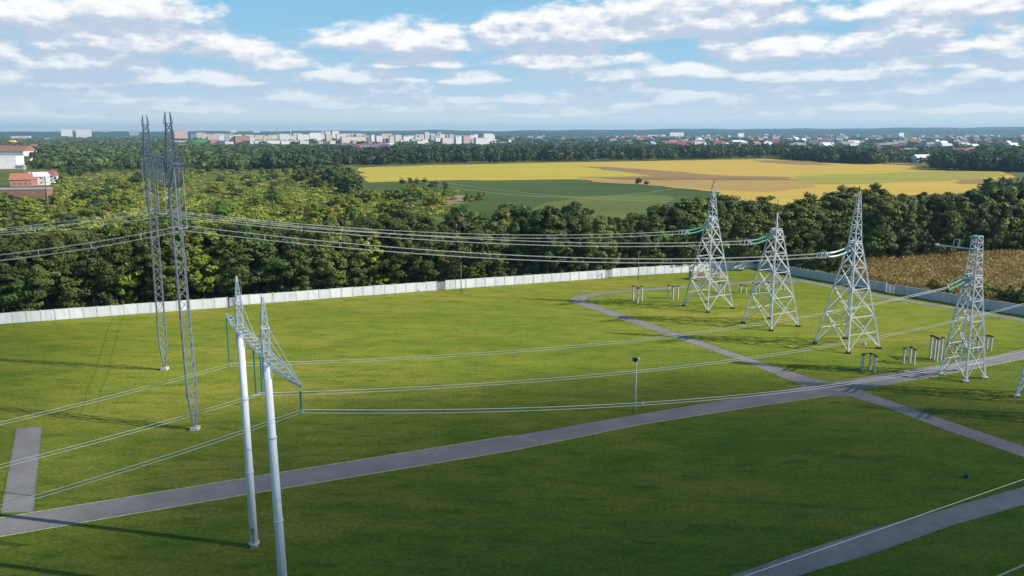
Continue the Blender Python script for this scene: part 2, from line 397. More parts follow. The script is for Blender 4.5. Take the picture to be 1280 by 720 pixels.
for kind, mat in (('mid', 'leaf_mid'), ('yel', 'leaf_yel'), ('lime', 'leaf_lime'), ('dark', 'leaf_dark')):
    BV[kind] = [(crown_mesh('foliage', 5, 3.2, .0, M[mat], 45, 80, .34, 1.0), trunk_mesh(4, 2, .5)) for _ in range(3)]
def tree(kind, x, y, h, label, group, cat='tree', name='broadleaf_tree', wide=1.0, z=0):
    cm, tm = random.choice(TV[kind])
    o = empty(name, (x, y, z), label, cat, group, random.uniform(0, 6.28))
    s = h/18.0; o.scale = (s*wide, s*wide, s)
    link('trunk', tm, o); link('crown', cm, o); return o
def bush(kind, x, y, h, label, group, wide=1.0, name='bush'):
    cm, tm = random.choice(BV[kind])
    o = empty(name, (x, y, 0), label, 'bush', group, random.uniform(0, 6.28))
    s = h/5.0; o.scale = (s*wide, s*wide, s)
    link('stem', tm, o); link('foliage', cm, o); return o
# ------------------------------------------------------------------ perimeter wall
def wall_run(a, b, mat, label, cat='wall'):
    d = b-a; L = d.length; ang = math.atan2(d.y, d.x); n = max(1, round(L/2.55)); w = L/n
    o = empty('concrete_wall', a, label, cat, 'runs of the perimeter wall', ang)
    pm = MB(); pm.box((w/2, 0, -.1), w-.16, .11, 2.25)
    pm.box((w/2, 0, 2.15), w-.16, .15, .07); pm.box((w/2, -.063, .22), w-.5, .02, 1.7)
    pme = pm.mesh('panel', mat)
    qm = MB(); qm.box((0, 0, -.1), .17, .2, 2.42); qme = qm.mesh('post', M['wallgrey'] if mat is M['wall'] else mat)
    for i in range(n):
        p = link('panel', pme, o, (i*w, 0, random.uniform(-.04, .04))); p.rotation_euler.z = random.uniform(-.006, .006)
        link('post', qme, o, (i*w, 0, 0))
    link('post', qme, o, (n*w, 0, 0)); return o
wall_run(WB[0], WB[2]-(WB[2]-WB[0]).normalized()*.2, M['wall'], 'long white concrete wall run at the left, ending at the gate behind the two-pole gantry')
wall_run(WB[3], WB[4], M['wall'], 'white concrete wall run between the left grey gate and the middle grey gate')
wall_run(WB[5], WB[6], M['wall'], 'white concrete wall run between the middle grey gate and the right grey gate')
wall_run(WB[7], WB[8], M['wall'], 'white concrete wall run behind the leaning brown slabs, ending at the far corner')
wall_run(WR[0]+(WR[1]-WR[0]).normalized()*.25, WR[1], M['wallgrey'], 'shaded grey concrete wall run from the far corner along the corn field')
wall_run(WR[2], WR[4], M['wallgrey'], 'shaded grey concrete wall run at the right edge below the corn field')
def gate(a, b, mat, label):
    d = b-a; L = d.length; o = empty('metal_gate', a, label, 'gate', 'gates in the perimeter wall', math.atan2(d.y, d.x))
    for k in (0, 1):
        q = MB(); x0 = .16+k*(L/2-.12); w = L/2-.22
        q.box((x0+w/2, 0, .08), w, .05, 1.95); 
        for z in (.1, 1.0, 1.92): q.box((x0+w/2, -.04, z), w, .04, .08)
        q.v = [(x, y, z) for x, y, z in q.v]
        link('gate_leaf', q.mesh('gate_leaf', mat), o)
    return o
gate(WB[2], WB[3], M['gate'], 'dark grey gate in the white wall behind the two-pole gantry')
gate(WB[4], WB[5], M['gate'], 'dark grey gate in the white wall left of the thin middle lamp pole')
gate(WB[6], WB[7], M['gate'], 'dark grey gate in the white wall left of the right lamp pole')
gate(WR[1], WR[2], M['white'], 'pale wall return, toned as sunlit, in the shaded wall beside the corn field')  # white colour stands in for sun on a short wall return
# ------------------------------------------------------------------ lattice work
def lerp(a, b, t): return a+(b-a)*t
def cross_lattice(br, B, T, levels, w, horiz=True, kind='X', first_h=True):
    """bracing between four corner lines B[i]->T[i] at heights given by levels (0..1)"""
    for j in range(len(levels)-1):
        t0, t1 = levels[j], levels[j+1]
        for i in range(4):
            a0, a1 = lerp(B[i], T[i], t0), lerp(B[i], T[i], t1); b0, b1 = lerp(B[(i+1) % 4], T[(i+1) % 4], t0), lerp(B[(i+1) % 4], T[(i+1) % 4], t1)
            if kind == 'X': br.bar(a0, b1, w); br.bar(b0, a1, w)
            elif (i+j) % 2: br.bar(a0, b1, w)
            else: br.bar(b0, a1, w)
            if horiz: br.bar(a1, b1, w)
def square(c, half, z, ang):
    return [Vector((c.x+half*math.sqrt(2)*math.cos(ang+k*math.pi/2), c.y+half*math.sqrt(2)*math.sin(ang+k*math.pi/2), z)) for k in range(4)]
def tower(feet, ht, waist, label, wwid=.75, twid=.2, style='spire', rodtop=None):
    c = (feet[0]+feet[2])/2; c.z = 0
    r = (feet[0]-c).length; ang = math.atan2(feet[0].y-c.y, feet[0].x-c.x)
    F = [Vector((c.x+r*math.cos(ang+k*math.pi/2), c.y+r*math.sin(ang+k*math.pi/2), .28)) for k in range(4)]
    o = empty('lattice_tower', c, label, 'pylon', 'anchor towers on the lawn')
    W = square(c, wwid, waist, ang); T = square(c, twid, ht, ang)
    for k in range(4):
        lg = MB(); lg.bar(F[k], W[k], .27, w2=.2)
        if style != 'flat': lg.bar(W[k], T[k], .16, w2=.1)
        lg.build('leg', M['steel'], o)
        ft = MB(); ft.box((F[k].x, F[k].y, -.1), .85, .85, .38, ang); ft.build('footing', M['rust'] if style != 'narrow' else M['concrete'], o)
    br = MB()
    lv = [0, .31, .57, .77, .91, 1.0]
    cross_lattice(br, F, W, lv, .12)
    # the low horizontal belt and redundant members of the bottom panel
    for i in range(4):
        a, b = lerp(F[i], W[i], .15), lerp(F[(i+1) % 4], W[(i+1) % 4], .15)
        br.bar(a, b, .09); mid = (a+b)/2
        for q in (F[i], F[(i+1) % 4]):
            pass
        br.bar(lerp(F[i], W[i], .40), (lerp(F[i], W[i], .40)+lerp(F[(i+1) % 4], W[(i+1) % 4], .40))/2, .06)
    br.build('bracing', M['steel'], o)
    cap = MB()
    for i in range(4):
        cap.bar(W[i], W[(i+1) % 4], .16); cap.bar(W[i]+Vector((0, 0, .35)), W[(i+1) % 4]+Vector((0, 0, .35)), .12)
    cap.bar(W[0], W[2], .12); cap.bar(W[1], W[3], .12)
    cap.build('crosshead', M['steel'], o)
    if style != 'flat':
        n = 6; pk = MB()
        cross_lattice(pk, W, T, [(i/n) ** .92 for i in range(n+1)], .075, True, 'Z')
        pk.build('peak_bracing', M['steel'], o)
    if style == 'flat':
        rd = MB(); rd.tube([(c.x, c.y, waist), (c.x, c.y, lerp(waist, rodtop, .6)), (c.x, c.y, rodtop)], [.15, .10, .05], 6)
        rd.build('lightning_rod', M['rust'], o)
        rd = MB(); rd.tube([(c.x, c.y, waist), (c.x, c.y, lerp(waist, rodtop, .55))], [.19, .17], 6); rd.build('rod_sleeve', M['steel'], o)
    elif style == 'spire':
        rd = MB(); rd.tube([(c.x, c.y, ht-.5), (c.x, c.y, ht+1.2)], [.12, .05], 6); rd.build('peak_tip', M['rust'], o)
    return o, c, W, T
def fourth(a, b, c): return [a, b, c, a+c-b]
f1 = fourth(G(854.4, 382.5), G(882.5, 390), G(916, 385.6))
t1o, c1, W1, T1 = tower(f1, HGT((f1[0]+f1[2])/2, 230), HGT((f1[0]+f1[2])/2, 273), 'tapering steel lattice tower with a thin peak, in front of the leaning brown slabs')
f2 = fourth(G(928.7, 403.7), G(963, 413), G(997.7, 408)); m2 = (f2[0]+f2[2])/2
t2o, c2, W2, T2 = tower(f2, HGT(m2, 288), HGT(m2, 288), 'steel lattice tower with a flat top and a single lightning rod', .8, .3, 'flat', HGT(m2, 248))
f3 = fourth(G(1018.7, 429), G(1061.4, 440.8), G(1099, 435.6)); m3 = (f3[0]+f3[2])/2
t3o, c3, W3, T3 = tower(f3, HGT(m3, 241), HGT(m3, 303.6), 'tallest looking lattice tower with a thin peak, in front of the corn field corner', .75)
f4 = fourth(G(1175, 468), G(1207.9, 478.7), G(1230.8, 473)); m4 = (f4[0]+f4[2])/2
h4, w4 = HGT(m4, 295), HGT(m4, 346)
def tower_narrow(feet, label, arm=True):
    o, c, W, T = tower(feet, h4, w4, label, .85, .5, 'narrow')
    if not arm: return o, c, W, T
    a = MB(); tip = c+Vector((-4.9, 1.6, 0)); h = h4-2.1
    s = Vector((.31, .95, 0))*.3
    for q in (s, -s): a.bar((c.x+q.x, c.y+q.y, h), (tip.x, tip.y, h+.5), .13)
    for i in range(6):
        t0, t1 = i/6, (i+1)/6
        p = lerp(c+s, tip, t0); q = lerp(c-s, tip, t1); a.bar((p.x, p.y, h+.5*t0), (q.x, q.y, h+.5*t1), .07)
    a.tube([(tip.x, tip.y, h+.5), (tip.x-.5, tip.y+.15, h+.55)], .2, 6)
    for t in (.48, .62):
        p = lerp(c, tip, t); a.bar((p.x, p.y, h+.2), (p.x+.1, p.y, h+1.5), .08)
    p, q = lerp(c, tip, .48), lerp(c, tip, .62); a.bar((p.x+.1, p.y, h+1.5), (q.x+.1, q.y, h+1.5), .08)
    a.build('cross_arm', M['steel_blue'], o)
    b = MB(); b.bar((c.x, c.y, h4), (c.x-1.1, c.y+.3, h4-.15), .22, w2=.1)
    for i in range(4): b.bar(T[i], T[(i+1) % 4], .12)
    b.build('peak_bracket', M['steel_blue'], o)
    return o, c, W, T
t4o, c4, W4, T4 = tower_narrow(f4, 'narrow lattice tower with a side arm, nearest in view on the right path')
st = Vector((5.5, -10.8, 0))
t5o, c5, W5, T5 = tower_narrow([p+st for p in f4], 'lattice tower with only one foot in view at the right edge', False)
t6o, c6, W6, T6 = tower_narrow([p+st*2 for p in f4], 'lattice tower outside the right edge, known by its shadow on the lawn', False)
# ------------------------------------------------------------------ tall portal pylon (left)
B0, F0 = G(206, 462), G(244, 537)
pd = (F0-B0); PL = pd.length; pd.normalize(); pn = Vector((pd.y, -pd.x, 0))          # along the beam / across it
po = empty('portal_pylon', (B0+F0)/2, 'tall grey portal pylon of two thin lattice legs joined by a high truss beam', 'pylon')
OV = 3.6
HB, HT_, HP = 31.2, 34.6, HGT(F0, 139)
def rect(c, a, b, z): return [Vector((c.x, c.y, z))+pd*i*a+pn*j*b for i, j in ((-1, -1), (1, -1), (1, 1), (-1, 1))]
for base, inn in ((B0, pd), (F0, -pd)):
    lg = MB(); c0 = base; ctop = base+inn*2.5
    lv = [(0.35, .10), (4.2, .60), (HB, .55)]
    for (z0, a0), (z1, a1) in zip(lv[:-1], lv[1:]):
        ca, cb = lerp(c0, ctop, z0/HB), lerp(c0, ctop, z1/HB)
        A, Bq = rect(ca, a0, a0*.9, z0), rect(cb, a1, a1*.9, z1)
        for k in range(4): lg.bar(A[k], Bq[k], .12)
        n = max(3, round((z1-z0)/1.3)); cross_lattice(lg, A, Bq, [i/n for i in range(n+1)], .075, (z0 < 1), 'Z')
    lg.build('leg', M['steel_portal'], po)
    ft = MB(); ft.box((base.x, base.y, -.1), 1.0, 1.0, .5); ft.build('footing', M['concrete'], po)
    pk = MB(); ctop = base+inn*2.3; A = rect(ctop, .56, .56, HT_); Bq = rect(ctop, .32, .32, HP-1.4)
    for k in range(4): pk.bar(A[k], Bq[k], .10)
    cross_lattice(pk, A, Bq, [0, .28, .52, .74, 1], .07, True, 'X')
    for s in (-1, 1):
        tip = Vector((ctop.x, ctop.y, HP))+pn*s*.27
        side = [Bq[0], Bq[1]] if s < 0 else [Bq[2], Bq[3]]
        for q in side: pk.bar(q, tip, .08)
        pk.bar(tip, Vector((ctop.x, ctop.y, HP-1.4))+pn*s*.55, .05)
    pk.bar(Vector((ctop.x, ctop.y, HP-1.4))+pn*.6, Vector((ctop.x, ctop.y, HP-1.4))-pn*.6, .09)
    tipd = -inn
    for q in (-.6, .6): pk.bar(Vector((ctop.x, ctop.y, HT_+1.5))+pn*q*.8, base+tipd*OV+pn*q+Vector((0, 0, HT_-.3)), .06)
    pk.build('earth_wire_peak', M['steel_dark'], po)
    hd = MB(); A = rect(lerp(c0, ctop, 1), .55, .5, HB); Bq = rect(ctop, .56, .56, HT_)
    for k in range(4): hd.bar(A[k], Bq[k], .12)
    cross_lattice(hd, A, Bq, [0, .5, 1], .09, True, 'X'); hd.build('leg_head', M['steel_dark'], po)
bm = MB(); xs = np.linspace(-OV, PL+OV, 17)
def bpt(x, top, side):
    k = 1.0
    zb = HB+(0 if 0 <= x <= PL else (abs(x if x < 0 else x-PL)/OV)*2.5)
    zt = HT_ - (0 if 0 <= x <= PL else (abs(x if x < 0 else x-PL)/OV)*.4)
    return B0+pd*x+pn*side*.66+Vector((0, 0, zt if top else zb))
for i in range(16):
    for sd in (-1, 1):
        for tp in (0, 1): bm.bar(bpt(xs[i], tp, sd), bpt(xs[i+1], tp, sd), .11)
        bm.bar(bpt(xs[i], i % 2, sd), bpt(xs[i+1], 1-i % 2, sd), .06); bm.bar(bpt(xs[i], 0, sd), bpt(xs[i], 1, sd), .05)
    for tp in (0, 1):
        bm.bar(bpt(xs[i], tp, -1), bpt(xs[i], tp, 1), .05); bm.bar(bpt(xs[i], tp, -1 if i % 2 else 1), bpt(xs[i+1], tp, 1 if i % 2 else -1), .045)
for tp in (0, 1): bm.bar(bpt(xs[-1], tp, -1), bpt(xs[-1], tp, 1), .12)
bm.build('truss_beam', M['steel_dark'], po)
# ------------------------------------------------------------------ insulator strings and wires
def string(a, b, mat, label, group, sag=0.0, double=None, rd=.15, sep=.5):
    a, b = Vector(a), Vector(b)
    o = empty('insulator_string', a, label, 'insulator', group)
    offs = [Vector((0, 0, 0))] if double is None else [double*sep/2, -double*sep/2]
    L = (b-a).length; n = max(8, int(L/.22))
    for q in offs:
        s = MB(); pts = []; rad = []
        for i in range(n*2+1):
            t = i/(n*2); p = lerp(a, b, t)+q; p.z -= sag*4*t*(1-t); pts.append(p); rad.append(rd if i % 2 else rd*.45)
        s.tube(pts, rad, 7); s.build('disc_string', mat, o, smooth=True)
    for e in (a, b):
        y = MB(); y.bar(e+(double if double is not None else Vector((.2, 0, 0)))*.55, e-(double if double is not None else Vector((.2, 0, 0)))*.55, .12); y.build('yoke_plate', M['steel'], o)
    return o
def par(a, b, sag, n=36):
    return [lerp(Vector(a), Vector(b), i/n)-Vector((0, 0, sag*4*(i/n)*(1-i/n))) for i in range(n+1)]
def fit_sag(a, b, px, py):             # sag that carries the wire past the bearing seen in the photo
    lo_, hi_ = -6.0, 30.0
    for _ in range(40):
        s = (lo_+hi_)/2; best = None
        for p in par(a, b, s, 120):
            q = PROJ(p)
            if best is None or abs(q[0]-px) < best[0]: best = (abs(q[0]-px), q[1])
        if best[1] < py: lo_ = s
        else: hi_ = s
    return (lo_+hi_)/2
def bundle(a, b, sag, offs, r, label, group, spac=0, mat='wire', yoke=None):
    a, b = Vector(a), Vector(b); o = empty('power_line', a, label, 'wire', group); pts = par(a, b, sag, 44)
    for q in offs:
        w = MB(); w.tube([p+q for p in pts], r, 4); w.build('wire', M[mat], o)
    if spac:
        c = Vector((0, 0, 0))
        for i in range(1, spac+1):
            p = pts[int(44*i/(spac+1))]; s = MB()
            for k in range(len(offs)): s.bar(p+offs[k], p+offs[(k+1) % len(offs)], .04)
            s.build('spacer', M['steel'], o)
    if yoke:
        s = MB()
        for p in yoke:
            for k in range(len(offs)): s.bar(p+offs[k]*1.5, p+offs[(k+1) % len(offs)]*1.5, .12)
        s.build('yoke_ring', M['steel'], o)
    return o
ld = Vector((-pn.x, -pn.y, 0))
if ld.x > 0: ld = -ld                                   # direction of the line towards the left
perp = pd
def quad4(s): return [perp*s/2+Vector((0, 0, s/2)), -perp*s/2+Vector((0, 0, s/2)), -perp*s/2-Vector((0, 0, s/2)), perp*s/2-Vector((0, 0, s/2))]
tops = [B0-pd*(OV-.1), (B0+F0)/2, F0+pd*(OV-.1)]
topz = [HB+2.45, HB, HB+2.45]; botpy = [262.5, 267, 285]
dest_r = [G(0, 0, 1), None, None]
ring = [(c1, W1, (882, 280.6), (852, 290.0), (640, 295.5), 'farthest'), (c2, W2, (959.7, 293), (928.7, 302.8), (640, 303), 'middle'), (c3, W3, (1058, 308.8), (1024, 318.5), (640, 321.5), 'nearest')]
lefty = [(285, 'upper'), (287, 'middle'), (318, 'lower')]
for i in range(3):
    t = tops[i].copy(); t.z = topz[i]; bz = HGT(t, botpy[i]); btm = Vector((t.x, t.y, bz))
    nm = ['far end', 'middle', 'near end'][i]
    string(t, btm, M['darkgl'], 'double grey insulator string hanging from the %s of the tall portal beam' % nm, 'suspension insulators of the tall portal', 0, pn, .08, .9)
    c, W, pr, plft, via, nm2 = ring[i]
    e1 = AT(pr[0], pr[1], c.y-.1); e1 = Vector((c.x-.75, c.y-.2, HGT(c, pr[1])))
    dirw = (btm-e1); dirw.z = 0; dirw.normalize()
    L = 5.4; z2 = None
    e2 = e1+dirw*L; e2.z = HGT(e2, plft[1])
    string(e1, e2, M['palegl'] if i == 2 else M['teal'], ['teal double insulator string on the tower in front of the slabs', 'teal double insulator string on the tower with the lightning rod', 'pale green double insulator string on the tower by the corn field corner'][i],
           'tension insulators of the tall line', .35, Vector((dirw.y, -dirw.x, 0))*.6+Vector((0, 0, .8)), .17, .75)
    sg = fit_sag(btm, e2, via[0], via[1])
    bundle(btm, e2, sg, quad4(.62), .017, ['four wire bundle ending on the lattice tower in front of the slabs', 'four wire bundle ending on the tower with the lightning rod', 'lowest four wire bundle ending on the tower by the corn field corner'][i], 'conductors of the tall line', 9,
           yoke=[e2, e2-dirw*-.9, e2+dirw*1.8])
    far = btm+ld*140; e0 = btm+ld*60
    e0.z = 0
    # height where the bearing of the picture edge meets the line
    best = None
    for k in range(5, 400):
        q = btm+ld*k*.5; zz = HGT(q, lefty[i][0]); x = PROJ((q.x, q.y, zz))[0]
        if x < 0: best = Vector((q.x, q.y, zz)); break
    best = best if best is not None else far
    fr = btm+(best-btm)*1.35
    bundle(btm, fr, 0.5, quad4(.62), .017, ['four wire bundle from the far end of the tall portal to the left edge', 'four wire bundle from the middle of the tall portal to the left edge', 'lowest four wire bundle from the near end of the tall portal to the left edge'][i], 'conductors of the tall line', 4)
# earth wires
pkF = F0-pd*2.3+Vector((0, 0, HP)); pkB = B0+pd*2.3+Vector((0, 0, HP))
t1top = Vector((c1.x, c1.y, HGT(c1, 230)+1)); t3top = Vector((c3.x, c3.y, HGT(c3, 241)))
bundle(pkF, t1top, fit_sag(pkF, t1top, 500, 223), [Vector((0, 0, 0))], .009, 'thin earth wire from the tall portal peak to the tower before the slabs', 'earth wires', mat='wire')
bundle(pkB, t3top, fit_sag(pkB, t3top, 850, 252), [Vector((0, 0, 0))], .009, 'thin earth wire from the tall portal peak to the tower by the corn field', 'earth wires', mat='wire')
# ------------------------------------------------------------------ near two-pole gantry
P1, P2 = G(318, 683), G(356, 756)
gd = (P2-P1); GL = gd.length; gd.normalize(); gn = Vector((gd.y, -gd.x, 0))
go = empty('two_pole_gantry', (P1+P2)/2, 'near white two-pole gantry with a lattice crossbeam and two lattice peaks', 'pylon')
zb = (HGT(P1, 413)+HGT(P2, 447))/2
lean = [gd*.0, -gd*.55]
ptop = []
for i, P in enumerate((P1, P2)):
    top = Vector((P.x, P.y, 0))+(Vector((.0, 0, 0)) if i == 0 else Vector((-.35, .2, 0))); top.z = zb-.25; ptop.append(top)
    pm = MB(); pm.tube([(P.x, P.y, -.3), lerp(P, top, .5), top], [.37, .33, .29], 16); pm.build('pole', M['polewhite'], go, smooth=True)
    for t in (.02, .36, .70):
        q = lerp(Vector((P.x, P.y, 0)), top, t); fl = MB(); rr = lerp(.37, .29, t)+(.06 if t > .1 else .14)
        fl.tube([q-Vector((0, 0, .07)), q+Vector((0, 0, .07))], rr, 16); fl.build('flange' if t > .1 else 'base_collar', M['steel_blue'] if t > .1 else M['concrete'], go)
    pk = MB(); hp = HGT(P, 347.5 if i == 0 else 374.5); c = Vector((top.x, top.y, 0))
    def rc(a, z): return [Vector((c.x, c.y, z))+gd*x*a+gn*y*a for x, y in ((-1, -1), (1, -1), (1, 1), (-1, 1))]
    A, Bq, Cq = rc(.27, zb-1.6), rc(.24, lerp(zb, hp, .52)), rc(.06, hp)
    for k in range(4): pk.bar(A[k], Bq[k], .075); pk.bar(Bq[k], Cq[k], .055)
    cross_lattice(pk, rc(.27, zb+.1), Bq, [0, .5, 1], .04, True, 'Z'); cross_lattice(pk, Bq, Cq, [0, .4, .72, 1], .035, True, 'Z')
    for k in range(4): pk.bar(Bq[k]+(Bq[k]-Vector((c.x, c.y, Bq[k].z)))*.25, Bq[(k+1) % 4]+(Bq[(k+1) % 4]-Vector((c.x, c.y, Bq[k].z)))*.25, .09)
    pk.tube([(c.x, c.y, hp-.4), (c.x, c.y, hp+.15)], .10, 6)
    pk.build('lattice_peak', M['steel_blue'], go)
    if i == 0:
        bd = MB(); bd.box((P.x+.05, P.y-.42, 1.5), .35, .12, .5); bd.bar((P.x+.1, P.y-.42, .2), (P.x+.1, P.y-.42, 1.7), .06); bd.build('earthing_box', M['steel_dark'], go)
# crossbeam: from its far end, past both poles, to its near end
def beam_s(px):                          # distance along the beam that is seen in column px
    best = min(((abs(PROJ(P1+gd*s+Vector((0, 0, zb)))[0]-px), s) for s in np.linspace(-8, 20, 1200)))
    return float(best[1])
s0, s1, sm = beam_s(283), beam_s(375.5), beam_s(320.5)
cb = MB(); nseg = 20
def cbp(s, side, tp):
    e = min(1.0, min(s-s0, s1-s)/5.0+.10)
    return P1+gd*s+gn*side*.40*e+Vector((0, 0, zb+(.18 if tp else .18-.26*e)))
ss = np.linspace(s0, s1, nseg+1)
for i in range(nseg):
    for sd in (-1, 1):
        for tp in (0, 1): cb.bar(cbp(ss[i], sd, tp), cbp(ss[i+1], sd, tp), .07)
        cb.bar(cbp(ss[i], sd, i % 2), cbp(ss[i+1], sd, 1-i % 2), .04)
    for tp in (0, 1): cb.bar(cbp(ss[i], -1, tp), cbp(ss[i], 1, tp), .05)
    for s in (s0, s1): cb.bar(cbp(s, -1, 1), cbp(s, 1, 1), .14)
cb.build('crossbeam', M['steel_blue'], go)
for top, dst, hp in ((ptop[0], P1+gd*sm, HGT(P1, 347.5)), (ptop[1], P1+gd*(s1-.2), HGT(P2, 374.5)), (ptop[1], P1+gd*(sm+1.2), HGT(P2, 374.5))):
    tr = MB(); z = lerp(zb, hp, .52)
    for q in (-.25, .25): tr.bar(Vector((top.x, top.y, z))+gn*q, Vector((dst.x, dst.y, zb+.3))+gn*q*.4, .035)
    tr.build('tie_rod', M['steel_blue'], go)
gy = [(s0, 456, 'far end', 'farthest'), (sm, 493, 'middle', 'middle'), (s1, 514, 'near end', 'nearest')]
left_e = [(0, 528), (0, 580), (42, 621)]
ge = [(c4, W4), (c5, W5), (c6, W6)]
via = [(700, 434.5), (780, 466), (795, 505)]
gl = Vector((-gn.x, -gn.y, 0)); gl = gl if gl.x < 0 else -gl
two = lambda d: [d*.2, -d*.2]
for i, (s, py, nm, q) in enumerate(gy):
    t = P1+gd*s; t.z = zb-.15; b = Vector((t.x, t.y, HGT(t, py)))
    string(t, b, M['tealdull'], 'thin green insulator string hanging from the %s of the two-pole gantry' % nm, 'suspension insulators of the gantry', 0, gn if i == 1 else None, .11, .5)
    c, W = ge[i]; e1 = Vector((c.x-.85, c.y-.2, w4)); dw = b-e1; dw.z = 0; dw.normalize()
    e2 = e1+dw*4.4; e2.z = e1.z-1.25
    string(e1, e2, M['teal'], ['bright green double insulator string on the narrow tower with the side arm', 'green insulator string on the tower at the right edge', 'green insulator string on the tower beyond the right edge'][i],
           'tension insulators of the gantry line', .12, Vector((dw.y, -dw.x, 0))*.5+Vector((0, 0, .85)), .17, .6)
    nrm = (gd*.6+Vector((0, 0, .8)))
    bundle(b, e2, fit_sag(b, e2, *via[i]), two(nrm), .024, ['upper pair of wires sagging from the gantry to the narrow tower with the side arm', 'middle pair of wires sagging from the gantry to the right edge', 'lowest pair of wires sagging low over the main path'][i], 'conductors of the gantry line', 0)
    for k in range(4, 400):
        w = b+gl*k*.4; zz = HGT(w, left_e[i][1]); x = PROJ((w.x, w.y, zz))[0]
        if x < left_e[i][0]: break
    fr = b+(Vector((w.x, w.y, zz))-b)*1.3
    bundle(b, fr, .25, two(nrm), .018, ['upper pair of wires from the gantry to the left edge', 'middle pair of wires from the gantry to the left edge', 'lowest pair of wires from the gantry crossing the path stub'][i], 'conductors of the gantry line', 0)
# wires low over the near path
for (a, b, za, zb_, lab) in (((931, 720), (1280, 599), 9, 11, 'pair of wires low over the near path at the lower right'), ((1248, 720), (1280, 706), 11, 11.4, 'pair of wires in the bottom right corner')):
    p, q = G(a[0], a[1], za), G(b[0], b[1], zb_)
    bundle(ext(p, q, -.8), ext(p, q, 1.6), 0, two(Vector((.5, -.6, .6))), .012, lab, 'low wires over the near path', 0)
# ------------------------------------------------------------------ small things on the lawn
def support(pxs, ytop, ybase, label, beam=True):
    ps = [G(x, y) for x, y in zip(pxs, ybase)]; o = empty('concrete_support', sum(ps, Vector())/len(ps), label, 'support', 'concrete equipment supports')
    hs = [HGT(p, y) for p, y in zip(ps, ytop)]; hh = sum(hs)/len(hs)
    for p in ps:
        q = MB(); q.tube([(p.x, p.y, -.1), (p.x, p.y, hh-.12)], [.2, .18], 8); q.build('post', M['concrete'], o, smooth=False)
        q = MB(); q.box((p.x, p.y, hh-.12), .5, .5, .2); q.build('cap', M['rust'], o)
    if beam and len(ps) > 1:
        q = MB()
        for a, b in zip(ps[:-1], ps[1:]):
            if (a-b).length < 4: q.bar((a.x, a.y, hh+.11), (b.x, b.y, hh+.11), .10)
        if q.v: q.build('beam', M['rust'], o)
    return o
S = [((791, 797, 802), (358, 359, 358), (376, 379, 376), 'trio of concrete posts nearest the path bend'),
     ((835, 841, 847), (357, 358, 357), (372.5, 374, 373), 'trio of concrete posts left of the tower in front of the slabs'),
     ((894, 899, 904.5), (353, 354, 353), (364, 366, 367), 'trio of concrete posts behind the tower in front of the slabs'),
     ((925.6, 932), (356, 357.5), (366, 367), 'pair of short concrete posts left of the lightning rod tower'),
     ((941.5, 944.5, 948.5), (354, 354.5, 354), (364, 366, 364.5), 'close trio of concrete posts behind the left leg of the lightning rod tower'),
     ((957, 960, 964), (353, 353.5, 353), (362.5, 364, 364.5), 'close trio of concrete posts directly behind the lightning rod tower'),
     ((975, 980), (352, 353), (362, 363), 'pair of concrete posts right of the lightning rod tower'),
     ((1077.5, 1087, 1093), (443, 442, 445), (463, 462, 465), 'low trio of concrete posts in front of the corn corner tower'),
     ((1129, 1137, 1142), (435, 434, 437), (454, 453, 456), 'trio of concrete posts right of the corn corner tower'),
     ((1162, 1167, 1170.5, 1175.5), (421, 421, 422, 422), (448, 450, 452, 450), 'tall foursome of concrete posts left of the narrow tower'),
     ((1215, 1221), (423, 423), (440, 441), 'pair of concrete posts seen through the narrow tower'),
     ((1232.5, 1238), (420, 420), (437, 438), 'pair of concrete posts right of the narrow tower'),
     ((1194,), (430.5,), (442,), 'single short concrete post inside the narrow tower')]
for s in S: support(*s)
def lamp(px, yt, yb, label, kind):
    p = G(px, yb); h = HGT(p, yt)
    if kind == 'cam':
        o = empty('camera_pole', p, label, 'camera pole')
        q = MB(); q.tube([(p.x, p.y, -.1), (p.x, p.y, h)], [.17, .11], 10); q.build('pole', M['concrete'], o, smooth=True)
        q = MB(); q.box((p.x-.22, p.y-.1, h-.25), .45, .5, .42, .3); q.box((p.x-.22, p.y-.1, h+.17), .55, .6, .06, .3); q.build('camera_housing', M['black'], o)
        q = MB(); q.box((p.x+.28, p.y-.1, h-.1), .3, .34, .32, .3); q.tube([(p.x+.28, p.y-.3, h+.05), (p.x+.26, p.y-.42, h+.05)], .12, 10); q.build('floodlight', M['white'], o)
    else:
        o = empty('lamp_pole', p, label, 'lamp pole', 'thin poles by the wall')
        q = MB(); q.tube([(p.x, p.y, -.1), (p.x, p.y, h)], [.11, .08], 8); q.build('pole', M['wood'], o, smooth=True)
        q = MB(); q.tube([(p.x, p.y, h-.1), (p.x+.25, p.y-.5, h+.1)], .035, 6); q.box((p.x+.28, p.y-.6, h+.03), .2, .4, .12); q.build('lamp_head', M['steel_dark'], o)
lamp(793.5, 449, 514, 'slim grey pole with a black camera box and white floodlight beside the main path', 'cam')
lamp(302.5, 340, 381, 'thin wooden pole by the wall behind the two-pole gantry', 'l')
lamp(576.5, 328, 367, 'thin wooden pole by the wall near the middle gate', 'l')
lamp(797.5, 314, 350, 'thin wooden pole by the wall behind the path bend', 'l')
p = G(803.5, 510); o = empty('marker_post', p, 'tiny stub post with a white cap right of the camera pole', 'marker')
q = MB(); q.tube([(p.x, p.y, -.05), (p.x, p.y, .6)], .05, 6); q.build('post', M['wood'], o)
q = MB(); q.box((p.x, p.y, .6), .26, .26, .2); q.build('cap', M['white'], o)
p = G(1207.5, 597); o = empty('utility_box', p, 'small dark blue box alone on the dark lawn at the right', 'box')
